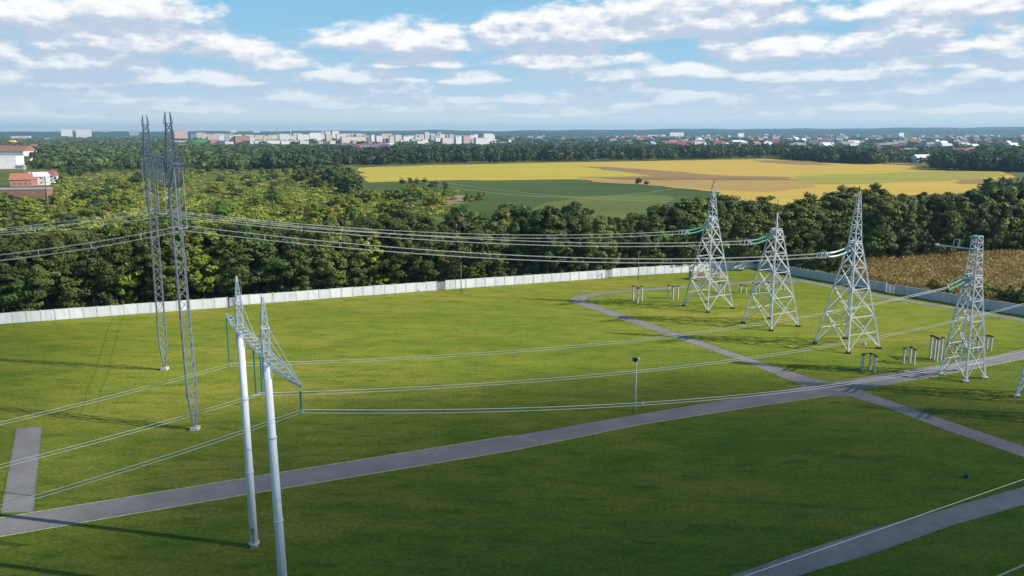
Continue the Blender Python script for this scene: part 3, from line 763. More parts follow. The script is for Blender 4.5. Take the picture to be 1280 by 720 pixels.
q = MB(); q.hexa([(p.x+x*.17, p.y+y*.15, .05) for x, y in ((-1, -1), (1, -1), (1, 1), (-1, 1))], [(p.x+x*.16, p.y+y*.13, .4) for x, y in ((-1, -1), (1, -1), (1, 1), (-1, 1))]); q.build('body', M['blue'], o)
q = MB(); q.hexa([(p.x+x*.2, p.y+y*.18, .4) for x, y in ((-1, -1), (1, -1), (1, 1), (-1, 1))], [(p.x+x*.15, p.y+y*.08, .5) for x, y in ((-1, -1), (1, -1), (1, 1), (-1, 1))]); q.build('lid', M['blue'], o)
p = G(1081, 430.5); q = MB(); q.tube([(p.x, p.y, -.05), (p.x+.02, p.y, .35)], [.35, .22], 8); tag(q.build('marker_stone', M['concrete'], origin=p), 'small white stone on the lawn inside the legs of the corn corner tower', 'stone')
# leaning slabs
def slab(px, pyb, w, h, rz, tilt, label, mat='slab', th=.22):
    p = G(px, pyb); q = MB(); q.box((0, 0, 0), w, th, h); q.box((0, -th/2-.03, h*.12), w*.86, .05, h*.1); q.box((0, -th/2-.03, h*.78), w*.86, .05, h*.1)
    ob = q.build('concrete_slab', M[mat], origin=(0, 0, 0)); ob.location = (p.x, p.y, 0); ob.rotation_euler = (tilt, 0, rz)
    tag(ob, label, 'slab', 'leaning slabs by the far wall')
slab(871, 349.2, 2.4, 2.1, .5, -.45, 'leftmost leaning brown slab, half in shade behind its neighbour')
slab(876.5, 351.3, 2.2, 2.2, -.25, -.5, 'broad brown slab leaning, front of the left pair')
slab(885.5, 350, 1.6, 2.1, .55, -.4, 'narrow brown slab leaning in the middle of the heap')
slab(893, 348.8, 2.6, 2.1, -.15, -.42, 'widest brown slab leaning right of the middle')
slab(900.5, 348.6, 2.2, 2.0, .25, -.35, 'rightmost brown slab of the leaning heap')
p = G(862, 349.5); q = MB(); q.box((p.x, p.y, -.1), .5, .3, 2.5); q.box((p.x+.28, p.y-.05, -.1), .12, .3, 2.4); tag(q.build('concrete_post', M['wood'], origin=p), 'dark upright post at the left end of the slab heap', 'post')
# ------------------------------------------------------------------ tree belt behind the wall
SKY = [(-200, 290), (0, 279), (100, 281), (160, 274), (200, 266), (300, 272), (400, 268), (480, 262), (540, 254), (600, 251), (640, 249), (700, 243), (745, 252), (780, 263), (810, 252), (850, 243), (900, 236), (960, 240), (1000, 238), (1060, 228), (1100, 232), (1150, 238), (1200, 230), (1280, 222), (1480, 215)]
def skyline(x): return float(np.interp(x, [a for a, b in SKY], [b for a, b in SKY]))
FRONT = [(-420, 432), (0, 400), (286, 379), (546, 358), (757, 343.5), (940, 331.5), (1000, 329), (1060, 325), (1090, 322), (1280, 314), (1480, 306)]
def fronty(x): return float(np.interp(x, [a for a, b in FRONT], [b for a, b in FRONT]))
SEG = [(-400, 130, 'at the left end of the white wall'), (130, 260, 'behind the tall portal pylon'), (260, 400, 'behind the two-pole gantry'), (400, 540, 'left of the middle gate'), (540, 680, 'right of the middle gate'),
       (680, 820, 'in the dip of the belt below the green field'), (820, 940, 'behind the leaning slabs'), (940, 1090, 'behind the far corner of the wall'), (1090, 1200, 'beyond the corn field'), (1200, 2000, 'beyond the corn at the right edge')]
def seg(x):
    for a, b, s in SEG:
        if a <= x < b: return s
    return SEG[0][2]
ROWT = ['front row tree', 'second row tree', 'third row tree', 'back row tree']
for row in range(4):
    x = -150.0+row*9
    while x < 1400:
        base = G(x, fronty(x)); off = 3.5+row*8.5+random.uniform(-2, 2)
        d = Vector((base.x*.1, 1, 0)).normalized(); p = base+d*off
        X, Y = PROJ(p); top = skyline(X)+random.uniform(0, 8)+(3-row)*random.uniform(1, 7)
        h = max(9, min(25, HGT(p, top)))
        r = random.random(); kind = 'dark' if r < .60 else ('mid' if r < .93 else 'yel')
        if row == 0 and abs(X-165) < 16 and not any(o.get('label', '').startswith('bright lime') for o in COL.objects):
            tree('lime', p.x, p.y-1.5, max(9, HGT(p, 303)), 'bright lime green tree standing out behind the wall left of the tall portal', None)
        else:
            tree(kind, p.x, p.y, h, '%s broadleaf %s %s' % ({'dark': 'dark green', 'mid': 'mid green', 'yel': 'yellowish'}[kind], ROWT[row], seg(X)), 'trees of the belt behind the wall', wide=random.uniform(1.0, 1.35))
        x += random.uniform(25, 36)*(1 if row else .9)*(190/ max(120, p.y))
for px, yb, yt, k, lab in ((826, 343, 305, 'yel', 'yellow green tree in the belt left of the leaning slabs'), (571, 362, 263, 'brown', 'dry brown half bare tree in the belt near the middle gate'), (1020, 331, 262, 'yel', 'yellowish tree in the belt above the hedge at the corner'), (1165, 318, 262, 'mid', 'lighter green tree in the belt beyond the corn')):
    p = G(px, yb)+Vector((0, 9 if k == 'brown' else (7 if px == 826 else .5), 0)); tree(k, p.x, p.y, HGT(p, yt), lab, None, wide=.9)
# shrubs at the foot of the belt, showing over the wall
x = -60.0
while x < 960:
    p = G(x, fronty(x)-1.2); X, Y = PROJ(p); k = random.choice(['mid', 'mid', 'dark', 'lime'] if 150 < x < 600 else ['dark', 'mid', 'dark'])
    bush(k, p.x, p.y+random.uniform(-.6, 1.5), random.uniform(2.6, 4.6), '%s shrub over the wall %s' % ({'mid': 'green', 'dark': 'dark', 'lime': 'bright'}[k], seg(X)), 'shrubs over the wall', random.uniform(.7, 1.0))
    x += random.uniform(14, 24)
for px, yb, h, k, lab in ((990, 337, 5.5, 'mid', 'green bush behind the shaded wall, next to the corner'), (1004, 339.5, 6.2, 'dark', 'dark bush second from the wall corner'), (1018, 341, 6.5, 'mid', 'tall green bush in the middle of the hedge by the corner'),
                      (1033, 344, 6.4, 'mid', 'green bush left of the corn corner tower'), (1047, 346, 5.8, 'dark', 'dark bush right behind the corn corner tower'), (1060, 349, 4.2, 'mid', 'low green bush at the end of the hedge by the corn'),
                      (1171, 366, 3.6, 'mid', 'green bush at the corn edge behind the green insulators'), (1183, 368, 2.6, 'lime', 'small bright bush at the corn edge by the narrow tower'), (1228, 373, 3.4, 'yel', 'yellow green bush at the corn edge right of the narrow tower'),
                      (1243, 374, 3.2, 'yel', 'yellowish low bush beside the dark bush at the right edge'), (1258, 380, 4.2, 'dark', 'dark green bush behind the wall near the right edge'), (1274, 383, 4.6, 'dark', 'dark green bush cut by the right edge behind the wall'), (1290, 385, 4.4, 'mid', 'green bush just at the right frame edge')):
    p = G(px, yb); bush(k, p.x, p.y, h, lab, None, .95)
# ------------------------------------------------------------------ corn field
corner = [G(1060, 335), G(1085, 323.5), G(1280, 315), G(1500, 306)]
sheet('corn_field', [G(1050, 346), G(1075, 323.5), G(1280, 315), G(1560, 304), G(1560, 430), G(1300, 391), G(1118, 361)], -.03, M['cornsoil'])
def inpoly(pts, P):
    x, y = P[:, 0], P[:, 1]; ins = np.zeros(len(P), bool); n = len(pts)
    for i in range(n):
        a, b = pts[i], pts[(i+1) % n]
        c = ((a.y > y) != (b.y > y)) & (x < (b.x-a.x)*(y-a.y)/(b.y-a.y+1e-12)+a.x); ins ^= c
    return P[ins]
poly = [G(1058, 345), G(1082, 324), G(1280, 315.5), G(1420, 310), G(1420, 405), G(1300, 387), G(1125, 359.5)]
bb = np.array([(p.x, p.y) for p in poly]); lo_b, hi_b = bb.min(0), bb.max(0)
P = rng.uniform(lo_b, hi_b, size=(150000, 2)); P = inpoly(poly, P)
rowdir = (poly[4]-poly[5]).normalized(); rn = np.array([-rowdir.y, rowdir.x])
k = np.round((P@rn)/1.1)*1.1-(P@rn); P = P+np.outer(k, rn)+rng.normal(size=P.shape)*.12
n = len(P); hgt = rng.uniform(.3, 2.2, n)
cen = np.column_stack([P, hgt]); nor = rng.normal(size=(n, 3))*np.array([1, 1, .6]); nor[:, 2] += .4; nor /= np.linalg.norm(nor, axis=1, keepdims=True)
tag(link('corn', quads('corn', cen, nor, rng.uniform(.25, .6, n), M['corn'], 1.2)), 'dry golden brown corn crop standing beyond the shaded wall', 'crop', kind='stuff')
# grass blades growing over the edges of the paths
C = []
for e in path_edges:
    for a, b in zip(e[:-1], e[1:]):
        L = (b-a).length
        if (a+b).length/2 > 330: continue
        n = int(min(L, 150)*14); t = rng.uniform(0, 1, n); d = (b-a).normalized(); nn = np.array([-d.y, d.x])
        q = np.column_stack([a.x+(b.x-a.x)*t, a.y+(b.y-a.y)*t])+np.outer(rng.normal(0, .11, n), nn); C.append(q)
for e in (WB, WR):
    for a, b in zip(e[:-1], e[1:]):
        L = (b-a).length; n = int(L*30); t = rng.uniform(0, 1, n); d = (b-a).normalized(); nn = np.array([d.y, -d.x])
        C.append(np.column_stack([a.x+(b.x-a.x)*t, a.y+(b.y-a.y)*t])+np.outer(.1+np.abs(rng.normal(0, .28, n)), nn))
C = np.concatenate(C); n = len(C)
cen = np.column_stack([C, rng.uniform(.02, .05, n)]); nor = rng.normal(size=(n, 3))*np.array([1, 1, 1.0]); nor[:, 2] = np.abs(nor[:, 2])+.3; nor /= np.linalg.norm(nor, axis=1, keepdims=True)
tag(link('grass', quads('grass', cen, nor, rng.uniform(.06, .15, n), M['tuft'], .7)), 'short grass tufts on the lawn and over the path edges', 'grass', kind='stuff')
# ------------------------------------------------------------------ fields beyond the belt
sheet('field_yellow', [G(449, 209.5), G(560, 206), G(700, 203), G(720, 205), G(760, 213), G(850, 222), G(640, 225), G(556, 225.3), G(462, 228)], -.03, M['yellow'])
sheet('field_gold', [G(690, 203.2), G(800, 201.6), G(960, 198.5), G(1010, 199.5), G(1100, 205), G(1160, 207.8), G(1250, 214.5), G(1265, 219), G(1245, 228), G(1215, 240), G(1080, 248), G(900, 262), G(800, 250), G(845, 226), G(815, 221), G(720, 208.5)], -.034, M['gold'])
sheet('field_brown', [G(722, 208), G(760, 208.5), G(830, 213.5), G(900, 219), G(985, 221), G(1000, 226), G(900, 226), G(780, 224), G(720, 221.8), G(815, 220)], -.022, M['brown'])
sheet('field_brown', [G(940, 200), G(1000, 201), G(1050, 206.5), G(1000, 206), G(950, 203)], -.022, M['brown'])
sheet('field_tan', [G(720, 222.2), G(780, 224.4), G(900, 226.4), G(1010, 226.6), G(1020, 234), G(960, 240), G(900, 238), G(820, 232), G(740, 227)], -.018, M['tan'])
sheet('field_green_light', [G(990, 219.5), G(1080, 217), G(1180, 213.5), G(1248, 215.5), G(1262, 219), G(1200, 225), G(1080, 230), G(1000, 231)], -.026, M['greenl'])
sheet('field_yellow', [G(1000, 216), G(1080, 214), G(1160, 210), G(1165, 212.5), G(1080, 217.5), G(1000, 219)], -.020, M['yellow'])
sheet('field_brown', [G(1195, 225), G(1240, 223), G(1260, 225.5), G(1250, 230), G(1200, 230)], -.020, M['brown'])
sheet('field_green', [G(462, 229.5), G(556, 226), G(720, 224.5), G(830, 233), G(900, 240), G(880, 275), G(560, 275), G(470, 250)], -.030, M['greenf'])
sheet('field_olive', [G(690, 252), G(740, 246), G(800, 243), G(835, 244), G(850, 280), G(690, 280), G(650, 268)], -.024, M['olive'])
sheet('field_dry_grass', [G(495, 253), G(540, 243.5), G(580, 244), G(590, 250), G(540, 262), G(490, 262)], -.018, M['reed'])
sheet('field_tan', [G(520, 186.3), G(600, 186), G(640, 187), G(640, 189.2), G(520, 189.5), G(490, 190)], -.02, M['tan'])
sheet('field_dry_grass', [G(1085, 198), G(1180, 197), G(1180, 203), G(1110, 205.5)], -.02, M['reed'])
# ------------------------------------------------------------------ scrubland at the left
def scatter(fn, n, x0, x1, y0, y1):
    out = []
    while len(out) < n:
        x, y = random.uniform(x0, x1), random.uniform(y0, y1)
        if fn(x, y): out.append(G(x, y))
    return out
def scrub_ok(x, y): return y < fronty(x)-80 and not (x < 70 and y < 250) and y > 214+ (0 if x > 110 else 8) and not (x > 445 and y < 243-(x-445)*.02) and y < 292-(x/560)*22
pts = scatter(scrub_ok, 150, -20, 560, 216, 292)
for p in pts:
    X, Y = PROJ(p); k = random.choices(['yel', 'lime', 'mid', 'dark'], [.5, .22, .22, .06])[0]
    bush(k, p.x, p.y, random.uniform(3.5, 7.5), '%s bush in the scrubland behind the tree belt' % {'yel': 'yellow green', 'lime': 'lime green', 'mid': 'green', 'dark': 'dark green'}[k], 'bushes in the scrubland', random.uniform(1.0, 1.7))
def clumps(name, pts, hr, rr, leaf, nleaf, mat, label, cat):
    C = []; Nn = []; Sz = []
    for p in pts:
        dist = math.hypot(p.x, p.y); h = random.uniform(*hr); r = random.uniform(*rr); n = nleaf
        w = unit(n); rad = rng.uniform(.55, 1.05, size=(n, 1))
        C.append(np.array([p.x, p.y, h*.5])+w*rad*np.array([r, r, h*.5])); nn = w+rng.normal(size=(n, 3))*.22+np.array([0, 0, .25]); Nn.append(nn/np.linalg.norm(nn, axis=1, keepdims=True))
        Sz.append(r*leaf*rng.uniform(.6, 1.4, n))
    o = link(name, quads(name, np.concatenate(C), np.concatenate(Nn), np.concatenate(Sz), M[mat]))
    return tag(o, label, cat, kind='stuff')
clumps('scrub', scatter(scrub_ok, 1500, -60, 570, 216, 292), (.8, 2.8), (1.5, 4.5), .26, 90, 'leaf_scrub', 'low yellow green scrub covering the rough ground behind the belt', 'scrub')
# groves one can tell apart
def grove(n, x0, x1, yb0, yb1, hmin, hmax, kinds, label, group, wide=1.1, top=None):
    for i in range(n):
        X = lerp(x0, x1, (i+.5)/n)+random.uniform(-3, 3); p = G(X, random.uniform(yb0, yb1)); k = random.choice(kinds)
        h = random.uniform(hmin, hmax) if top is None else max(5, HGT(p, top(X)+random.uniform(0, 3)))
        tree(k, p.x, p.y, h, label, group, wide=wide)
grove(9, 372, 425, 222, 230, 9, 12, ['fardark'], 'dark tree in the grove left of the big dark oak, before the yellow field', 'dark grove before the yellow field', 1.3, lambda x: 205)
for px, yb, yt, lab in ((437, 244, 208, 'big round dark tree at the near corner of the yellow field'), (426, 238, 206, 'dark round tree behind the big one at the field corner'), (448, 240, 214, 'smaller dark tree at the right side of the field corner grove'), (416, 234, 206, 'dark tree at the left side of the field corner clump')):
    p = G(px, yb); tree('fardark', p.x, p.y, HGT(p, yt), lab, None, wide=1.15)
grove(10, 75, 128, 214, 222, 9, 12, ['fardark'], 'dark tree in the clump right of the red roofed house', 'dark clump by the red roofs', 1.3, lambda x: 203)
grove(12, 128, 320, 212, 217, 9, 12, ['fardark', 'farmid'], 'dark tree in the row at the far edge of the scrubland', 'row at the scrubland edge', 1.4, lambda x: 203)
grove(8, 28, 78, 205, 214, 8, 11, ['fardark', 'farmid'], 'dark tree beside the white hall at the left edge', 'trees by the white hall', 1.2, lambda x: 199+(x > 60)*4)
grove(6, 320, 375, 216, 222, 8, 10, ['farmid', 'fardark'], 'mid green tree at the scrubland edge left of the dark grove', 'trees left of the dark grove', 1.2, lambda x: 208)
grove(7, 500, 560, 229, 236, 4, 6, ['fardark'], 'small dark tree in the hedge between the yellow and green fields', 'hedge between the fields', 1.5, lambda x: 224+(x-500)*.12)
for i, (px, yb, hh) in enumerate(((512, 250, 8), (520, 252, 9), (528, 250, 8), (490, 252, 6), (500, 253, 7), (585, 252, 5), (600, 250, 5))):
    p = G(px, yb); bush('lime', p.x, p.y, hh, 'bright green %s by the dry pinkish grass behind the belt' % ('tall bush' if hh > 6 else 'low bush'), 'bushes by the dry grass', 1.1)
for px, yb, hh, lab in ((798, 230.3, 5, 'lone dark tree on the tan stubble field, larger of two'), (808, 230.8, 3.6, 'smaller dark tree beside the lone tree on the stubble')):
    p = G(px, yb); tree('fardark', p.x, p.y, hh, lab, None, wide=1.7)
grove(8, 1225, 1290, 236, 246, 8, 12, ['fardark'], 'dark tree rising at the right edge behind the belt', 'trees at the right edge of the yellow field', 1.2, lambda x: 219)
# far woods: one mass each
def area(n, x0, x1, f0, f1): return [G(x, random.uniform(f0(x), f1(x))) for x in (random.uniform(x0, x1) for _ in range(n))]
belt_b = lambda x: float(np.interp(x, [330, 450, 560, 700, 830, 960, 990], [213, 207, 204.5, 202, 200.5, 197.5, 197]))
clumps('far_wood', area(700, 330, 985, lambda x: belt_b(x)-6.5, lambda x: belt_b(x)-.6), (12, 20), (5, 9), .42, 70, 'leaf_far', 'long dark wood along the far edge of the yellow field', 'wood')
clumps('far_wood', area(230, 978, 1095, lambda x: 196+(x-980)*.06, lambda x: 199+(x-980)*.058), (14, 20), (6, 10), .42, 60, 'leaf_far', 'dark wood at the far right end of the yellow field', 'wood')
clumps('far_wood', area(300, 1162, 1420, lambda x: 207+(x-1160)*.02, lambda x: 212.5+(x-1160)*.02), (13, 20), (6, 10), .42, 60, 'leaf_far', 'dark wood at the right edge beyond the yellow field', 'wood')
clumps('far_wood', area(220, 1225, 1420, lambda x: 196, lambda x: 201), (14, 20), (8, 14), .42, 50, 'leaf_far', 'dark wood strip in the far town at the right edge', 'wood')
clumps('far_wood', [p for p in area(950, -60, 340, lambda x: 184, lambda x: 211) if not (PROJ(p)[0] < 48 and PROJ(p)[1] > 186)], (7, 13), (5, 13), .40, 60, 'leaf_farlight', 'mixed wood between the scrubland and the city at the left', 'wood')
clumps('far_wood', area(600, -60, 250, lambda x: 171.5, lambda x: 188), (4, 9), (12, 26), .40, 36, 'leaf_farlight', 'far trees between the buildings at the left', 'wood')
clumps('far_wood', area(700, 230, 640, lambda x: 182.5+(2 if x < 500 else 0), lambda x: 193), (5, 9), (8, 16), .42, 50, 'leaf_far', 'dark trees in front of the white apartment blocks', 'wood')
clumps('far_wood', area(1500, 600, 1420, lambda x: 170.5, lambda x: 193-(6 if x < 960 else 0)), (4, 8), (10, 24), .40, 30, 'leaf_far', 'trees among the houses of the far town', 'wood')
clumps('far_wood', area(420, 1020, 1200, lambda x: 190, lambda x: 204), (7, 13), (5, 9), .42, 40, 'leaf_far', 'loose trees on the rough land below the far town', 'wood')
clumps('far_wood', area(150, 300, 700, lambda x: 170.5, lambda x: 181), (4, 8), (14, 28), .40, 30, 'leaf_far', 'trees between the apartment blocks of the city', 'wood')
# ------------------------------------------------------------------ buildings
def facade(name, base, win=(.10, .12, .15), sx=.3, sz=.33):
    m, nt = newmat(name); tc = N(nt, 'ShaderNodeTexCoord').outputs['Object']
    sep = N(nt, 'ShaderNodeSeparateXYZ'); nt.links.new(tc, sep.inputs[0])
    fx = mth(nt, 'FRACT', mth(nt, 'MULTIPLY', mth(nt, 'ADD', sep.outputs[0], sep.outputs[1]), sx)); fz = mth(nt, 'FRACT', mth(nt, 'MULTIPLY', sep.outputs[2], sz))
    k = mth(nt, 'MULTIPLY', mth(nt, 'MULTIPLY', mth(nt, 'GREATER_THAN', fx, .35), mth(nt, 'LESS_THAN', fx, .75)), mth(nt, 'MULTIPLY', mth(nt, 'GREATER_THAN', fz, .35), mth(nt, 'LESS_THAN', fz, .8)))
    f = noise(nt, tc, .12, 3); c = ramp(nt, f, [(.3, tuple(x*.85 for x in base)), (.7, base)])
    c = mixc(nt, mth(nt, 'MULTIPLY', k, .8), c, win); principled(nt, c, .7, 0, .3); return m
FM = {k: facade('facade_'+k, v) for k, v in dict(white=(.82, .80, .78), cream=(.74, .62, .46), pink=(.66, .47, .42), grey=(.45, .46, .50), brick=(.45, .22, .17), dark=(.20, .23, .28), palepink=(.78, .68, .66), tan=(.62, .50, .40)).items()}
RM = {k: simple('roof_'+k, v, .12, .3, .8) for k, v in dict(grey=(.33, .33, .34), red=(.33, .11, .08), orange=(.40, .17, .10), purple=(.20, .13, .20), green=(.08, .55, .13), blue=(.10, .16, .30), white=(.78, .78, .78), pink=(.38, .13, .14), brown=(.30, .15, .11), yellow=(.8, .55, .08), plain=(.80, .80, .80)).items()}
def block(x0, x1, yt, yb, fac, label, roof='grey', depth=14, group='apartment blocks of the far city', name='apartment_block', low=False, extra=True):
    a, b = G(x0, yb), G(x1, yb); w = (b-a).length; h = max(3.5, HGT((a+b)/2, yt)); ang = math.atan2(b.y-a.y, b.x-a.x); c = (a+b)/2
    yaw = random.uniform(.42, .62) if depth == 14 else .22
    if w < 30: depth = min(depth, w*.55)
    w = max(w*.72, (w-depth*math.sin(yaw))/math.cos(yaw)); ang += yaw; c = c+Vector((0, depth*.5, 0))
    o = empty(name, c, label, 'building', group, ang)
    m = MB(); m.box((0, 0, -.3), w, depth, h+.3); link('wall', m.mesh('wall', FM[fac] if fac in FM else RM[fac]), o)
    m = MB(); m.box((0, 0, h), w+.5, depth+.5, .5)
    if extra:
        for k in range(max(1, int(w/25))): m.box((-w/2+(k+.5)*w/max(1, int(w/25)), 0, h+.5), 4, 4, 2.4)
    link('roof', m.mesh('roof', RM[roof]), o); return o
CITY = [(77, 89, 161.6, 170.5, 'white', 'low white block left of the white slab on the left skyline'), (96, 113, 161.6, 172.5, 'white', 'large white apartment slab on the left skyline'), (128, 137, 163, 168.5, 'pink', 'small pink block right of the white slab on the left skyline'),
        (162, 173, 163.5, 170, 'grey', 'low grey block seen behind the tall portal peaks'), (218, 233.5, 163, 175, 'pink', 'pink apartment block right of the tall portal pylon'), (237, 245, 167.5, 174, 'dark', 'dark blue block between the pink and tan ones'), (245, 256, 166, 173.5, 'tan', 'tan block right of the dark blue block'),
        (257, 289, 167.5, 171, 'palepink', 'long low pale block behind the green roofed hall'), (288, 295, 162.5, 169, 'white', 'white tower block above the long pale block'), (285.5, 293, 169, 178.5, 'cream', 'cream block at the left of the brick complex'),
        (293, 311, 170, 178.5, 'brick', 'red brick apartment complex'), (311.5, 318.5, 171.5, 179, 'white', 'small white block right of the brick complex'), (320, 371, 175.8, 179.5, 'white', 'long low white hall in front of the white blocks'),
        (335, 352, 168.5, 175, 'white', 'white block in front of the tall chimney'), (353, 371, 169, 175, 'palepink', 'pale block between the two chimneys and the white row'), (316, 325, 164, 168.5, 'palepink', 'pale pink block on the skyline above the small white one'),
        (371, 386, 168, 176.5, 'white', 'white slab left of the stepped white towers'), (386, 401, 166, 176, 'white', 'bright white slab beside the grey tower'), (401, 405.5, 163.8, 173, 'grey', 'slim grey tower left of the twin towers'),
        (405.5, 413, 164.3, 175, 'palepink', 'left one of the twin pale towers'), (414, 423.5, 163.8, 174.5, 'white', 'right one of the twin pale towers'), (426, 456, 171, 180, 'cream', 'wide cream slab in the middle of the city'),
        (428, 452, 167, 171.5, 'white', 'white blocks row rising behind the wide cream slab'), (456.5, 463, 171.5, 179.5, 'dark', 'dark slab right of the wide cream slab'), (463, 468, 168.5, 178, 'white', 'narrow white block right of the dark slab'),
        (468, 478, 170, 179, 'palepink', 'pale block left of the blue-grey block'), (478, 485, 174, 181, 'dark', 'blue-grey block in the city front'), (485.5, 492, 171.5, 181, 'cream', 'narrow cream block right of the blue-grey block'),
        (492.5, 502, 168.5, 177, 'palepink', 'tall pale pink block left of the long white row'), (502, 513, 171, 177.5, 'white', 'white block with a pink neighbour at its left'), (511.5, 521, 174, 178.8, 'grey', 'grey low block in front of the white block'),
        (517, 529, 172, 177, 'palepink', 'pale pink slab left of the twin skyline towers'), (530, 536.5, 165, 176, 'palepink', 'left one of the twin skyline towers'), (545, 552, 165.5, 173, 'grey', 'right one of the twin skyline towers'),
        (526, 535, 174, 178.5, 'white', 'low white block at the foot of the left skyline tower'), (543, 550, 172.5, 179.5, 'white', 'white block at the foot of the right skyline tower'), (551, 567, 172.3, 180.3, 'palepink', 'long pale block left of the white slab with pink neighbour'),
        (567.5, 577, 171.8, 180.5, 'white', 'white slab left of the pink striped block'), (577, 588, 170, 181, 'pink', 'pink striped block left of the largest white slab'), (588, 592, 174, 182, 'grey', 'grey block toned as the shaded side of the largest white slab'),  # last block's grey colour stands in for the white slab's shaded side
        (592, 611.5, 172.5, 183, 'white', 'largest bright white slab at the right end of the city'), (612, 635, 177.8, 180.5, 'palepink', 'long low pale building right of the largest white slab'), (617, 620.5, 174, 177.5, 'white', 'tiny white block right of the largest white slab'), (635, 639, 174.3, 179, 'white', 'small white block beside the thin mast'),
        (690, 716, 166.6, 169, 'palepink', 'pale far row at the foot of the hills, leftmost'), (729, 758, 166.3, 168.8, 'white', 'white far row left of the second far row'), (760, 778, 165.3, 168.3, 'white', 'second white far row under the hills'), (784, 808, 165.2, 168, 'white', 'third white far row under the hills'),
        (812.5, 814.5, 171, 175.5, 'white', 'tiny white tower in the far town'), (835, 856, 165.6, 170.5, 'palepink', 'pale stepped block above the far town'), (808, 833, 168.6, 171, 'palepink', 'long low pale row left of the stepped block'), (1121, 1131, 166, 172, 'white', 'white block standing alone above the right part of the far town'), (920, 931, 166.5, 171, 'white', 'white block above the middle of the far town')]
for x0, x1, yt, yb, f, lab in CITY: block(x0, x1, yt, yb, f, lab, extra=(x1-x0 > 8))
FL = ['white', 'palepink', 'cream', 'grey', 'white', 'pink', 'white']
for k in range(46):
    X = 258+k*7.8+random.uniform(-3, 3); f = random.choice(FL); yb = random.uniform(174, 178)
    block(X, X+random.uniform(6, 14), random.uniform(166.8, 170), yb, f, '%s apartment block in the crowded back row of the city' % {'white': 'white', 'palepink': 'pale pink', 'cream': 'cream', 'grey': 'grey', 'pink': 'pink'}[f], extra=False)
for k in range(16):
    X = 262+k*22+random.uniform(-8, 8); f = random.choice(['white', 'palepink', 'brick', 'grey']); yb = random.uniform(178.5, 181)
    block(X, X+random.uniform(6, 13), yb-random.uniform(3, 5), yb, f, 'low %s building in the front row of the city' % {'white': 'white', 'palepink': 'pale pink', 'brick': 'brick red', 'grey': 'grey'}[f], random.choice(['grey', 'brown', 'red']), extra=False, group='low front row of the city')
block(213, 231, 176.3, 180, 'white', 'white part of the sports hall behind the tall portal', 'white', 40, 'low halls at the edge of the city', 'hall', extra=False)
block(230, 272, 176, 179, 'green', 'long bright green roofed hall at the city edge', 'green', 40, 'low halls at the edge of the city', 'hall', extra=False)
block(272.3, 281, 175.8, 179, 'blue', 'blue end of the green hall', 'blue', 30, 'low halls at the edge of the city', 'hall', extra=False)
block(221, 247, 180.3, 185, 'palepink', 'low pinkish building in front of the green hall', 'brown', 20, 'low halls at the edge of the city', 'hall', extra=False)
block(-20, 19, 196, 211, 'plain', 'big white hall cut by the left edge', 'white', 22, 'halls at the left edge', 'hall', extra=False)
block(14, 36, 170, 174, 'white', 'white low block in the far left suburb', 'grey', 20, 'halls at the left edge', 'hall', extra=False)
block(-30, 53, 237.5, 246, 'brown', 'long low shed with a grey roof at the left edge', 'grey', 12, 'halls at the left edge', 'hall', extra=False)
def chimney(px, yt, yb, label, mat, r=2.2):
    p = G(px, yb); h = HGT(p, yt); m = MB(); m.tube([(p.x, p.y, 0), (p.x, p.y, h*.6), (p.x, p.y, h)], [r*1.3, r, r*.8], 10); o = m.build('chimney', mat, origin=p); tag(o, label, 'chimney')
chimney(347, 159.5, 172, 'tall brown chimney on the city skyline', RM['brown'], 2.6); chimney(363.5, 162, 172, 'thin pale chimney right of the brown one', RM['white'], 2); chimney(641, 168, 178, 'thin mast right of the largest white slab', M['steel'], .9)
# houses
def house_mesh(w, d, h, rh, wallm, roofm):
    m = MB(); m.box((0, 0, -.2), w, d, h+.2)
    m2 = MB(); e = .5
    v = [(-w/2-e, -d/2-e, h), (w/2+e, -d/2-e, h), (w/2+e, d/2+e, h), (-w/2-e, d/2+e, h), (-w/2-e*.5, 0, h+rh), (w/2+e*.5, 0, h+rh)]
    m2.add(v, [(0, 1, 5, 4), (2, 3, 4, 5), (0, 4, 3), (1, 2, 5), (0, 3, 2, 1)])
    return m, m2, wallm, roofm
def house(px, yb, w, d, h, rh, fac, roof, rz, label, group=None, windows=True, name='house'):
    p = G(px, yb) if not isinstance(px, Vector) else px
    m, m2, wm, rm = house_mesh(w, d, h, rh, FM[fac], RM[roof]); o = empty(name, p, label, 'house', group, rz)
    link('wall', m.mesh('wall', wm), o); r = link('roof', m2.mesh('roof', rm), o)
    c = MB(); c.box((w*.2, d*.15, h+rh*.4), .8, .8, rh*.8+.6); link('chimney', c.mesh('chimney', FM['brick']), r)
    return o
house(28, 232.5, 13, 9, 4.5, 4.5, 'brick', 'orange', .35, 'orange roofed house beside the white hall with grey roof')
house(38, 231.5, 9, 8, 4, 4, 'brick', 'orange', -.9, 'smaller orange roofed wing touching the orange house')
house(49, 231, 12, 9, 6, 3, 'white', 'white', .2, 'white house with a pale grey roof between orange and red roofs')
house(63, 228, 9, 8, 5, 3.5, 'white', 'pink', .1, 'white house with a crimson roof behind the dark pole')
house(8, 194.5, 78, 34, 7, 8.5, 'white', 'brown', -.05, 'long white hall with a big brown roof at the left edge', 'halls at the left edge', name='hall')
house(46, 206, 10, 8, 5, 2.5, 'white', 'white', .1, 'small white house right of the big white hall')
house(92, 197, 10, 8, 5, 3.5, 'brick', 'orange', .5, 'lone orange roofed house among trees below the left slab')
house(43, 187, 10, 10, 7, 4, 'brick', 'brown', .2, 'brown roofed house at the end of the long brown roofed hall')
house(16, 180, 18, 12, 6, 5, 'cream', 'yellow', .1, 'house with a bright yellow roof near the left edge')
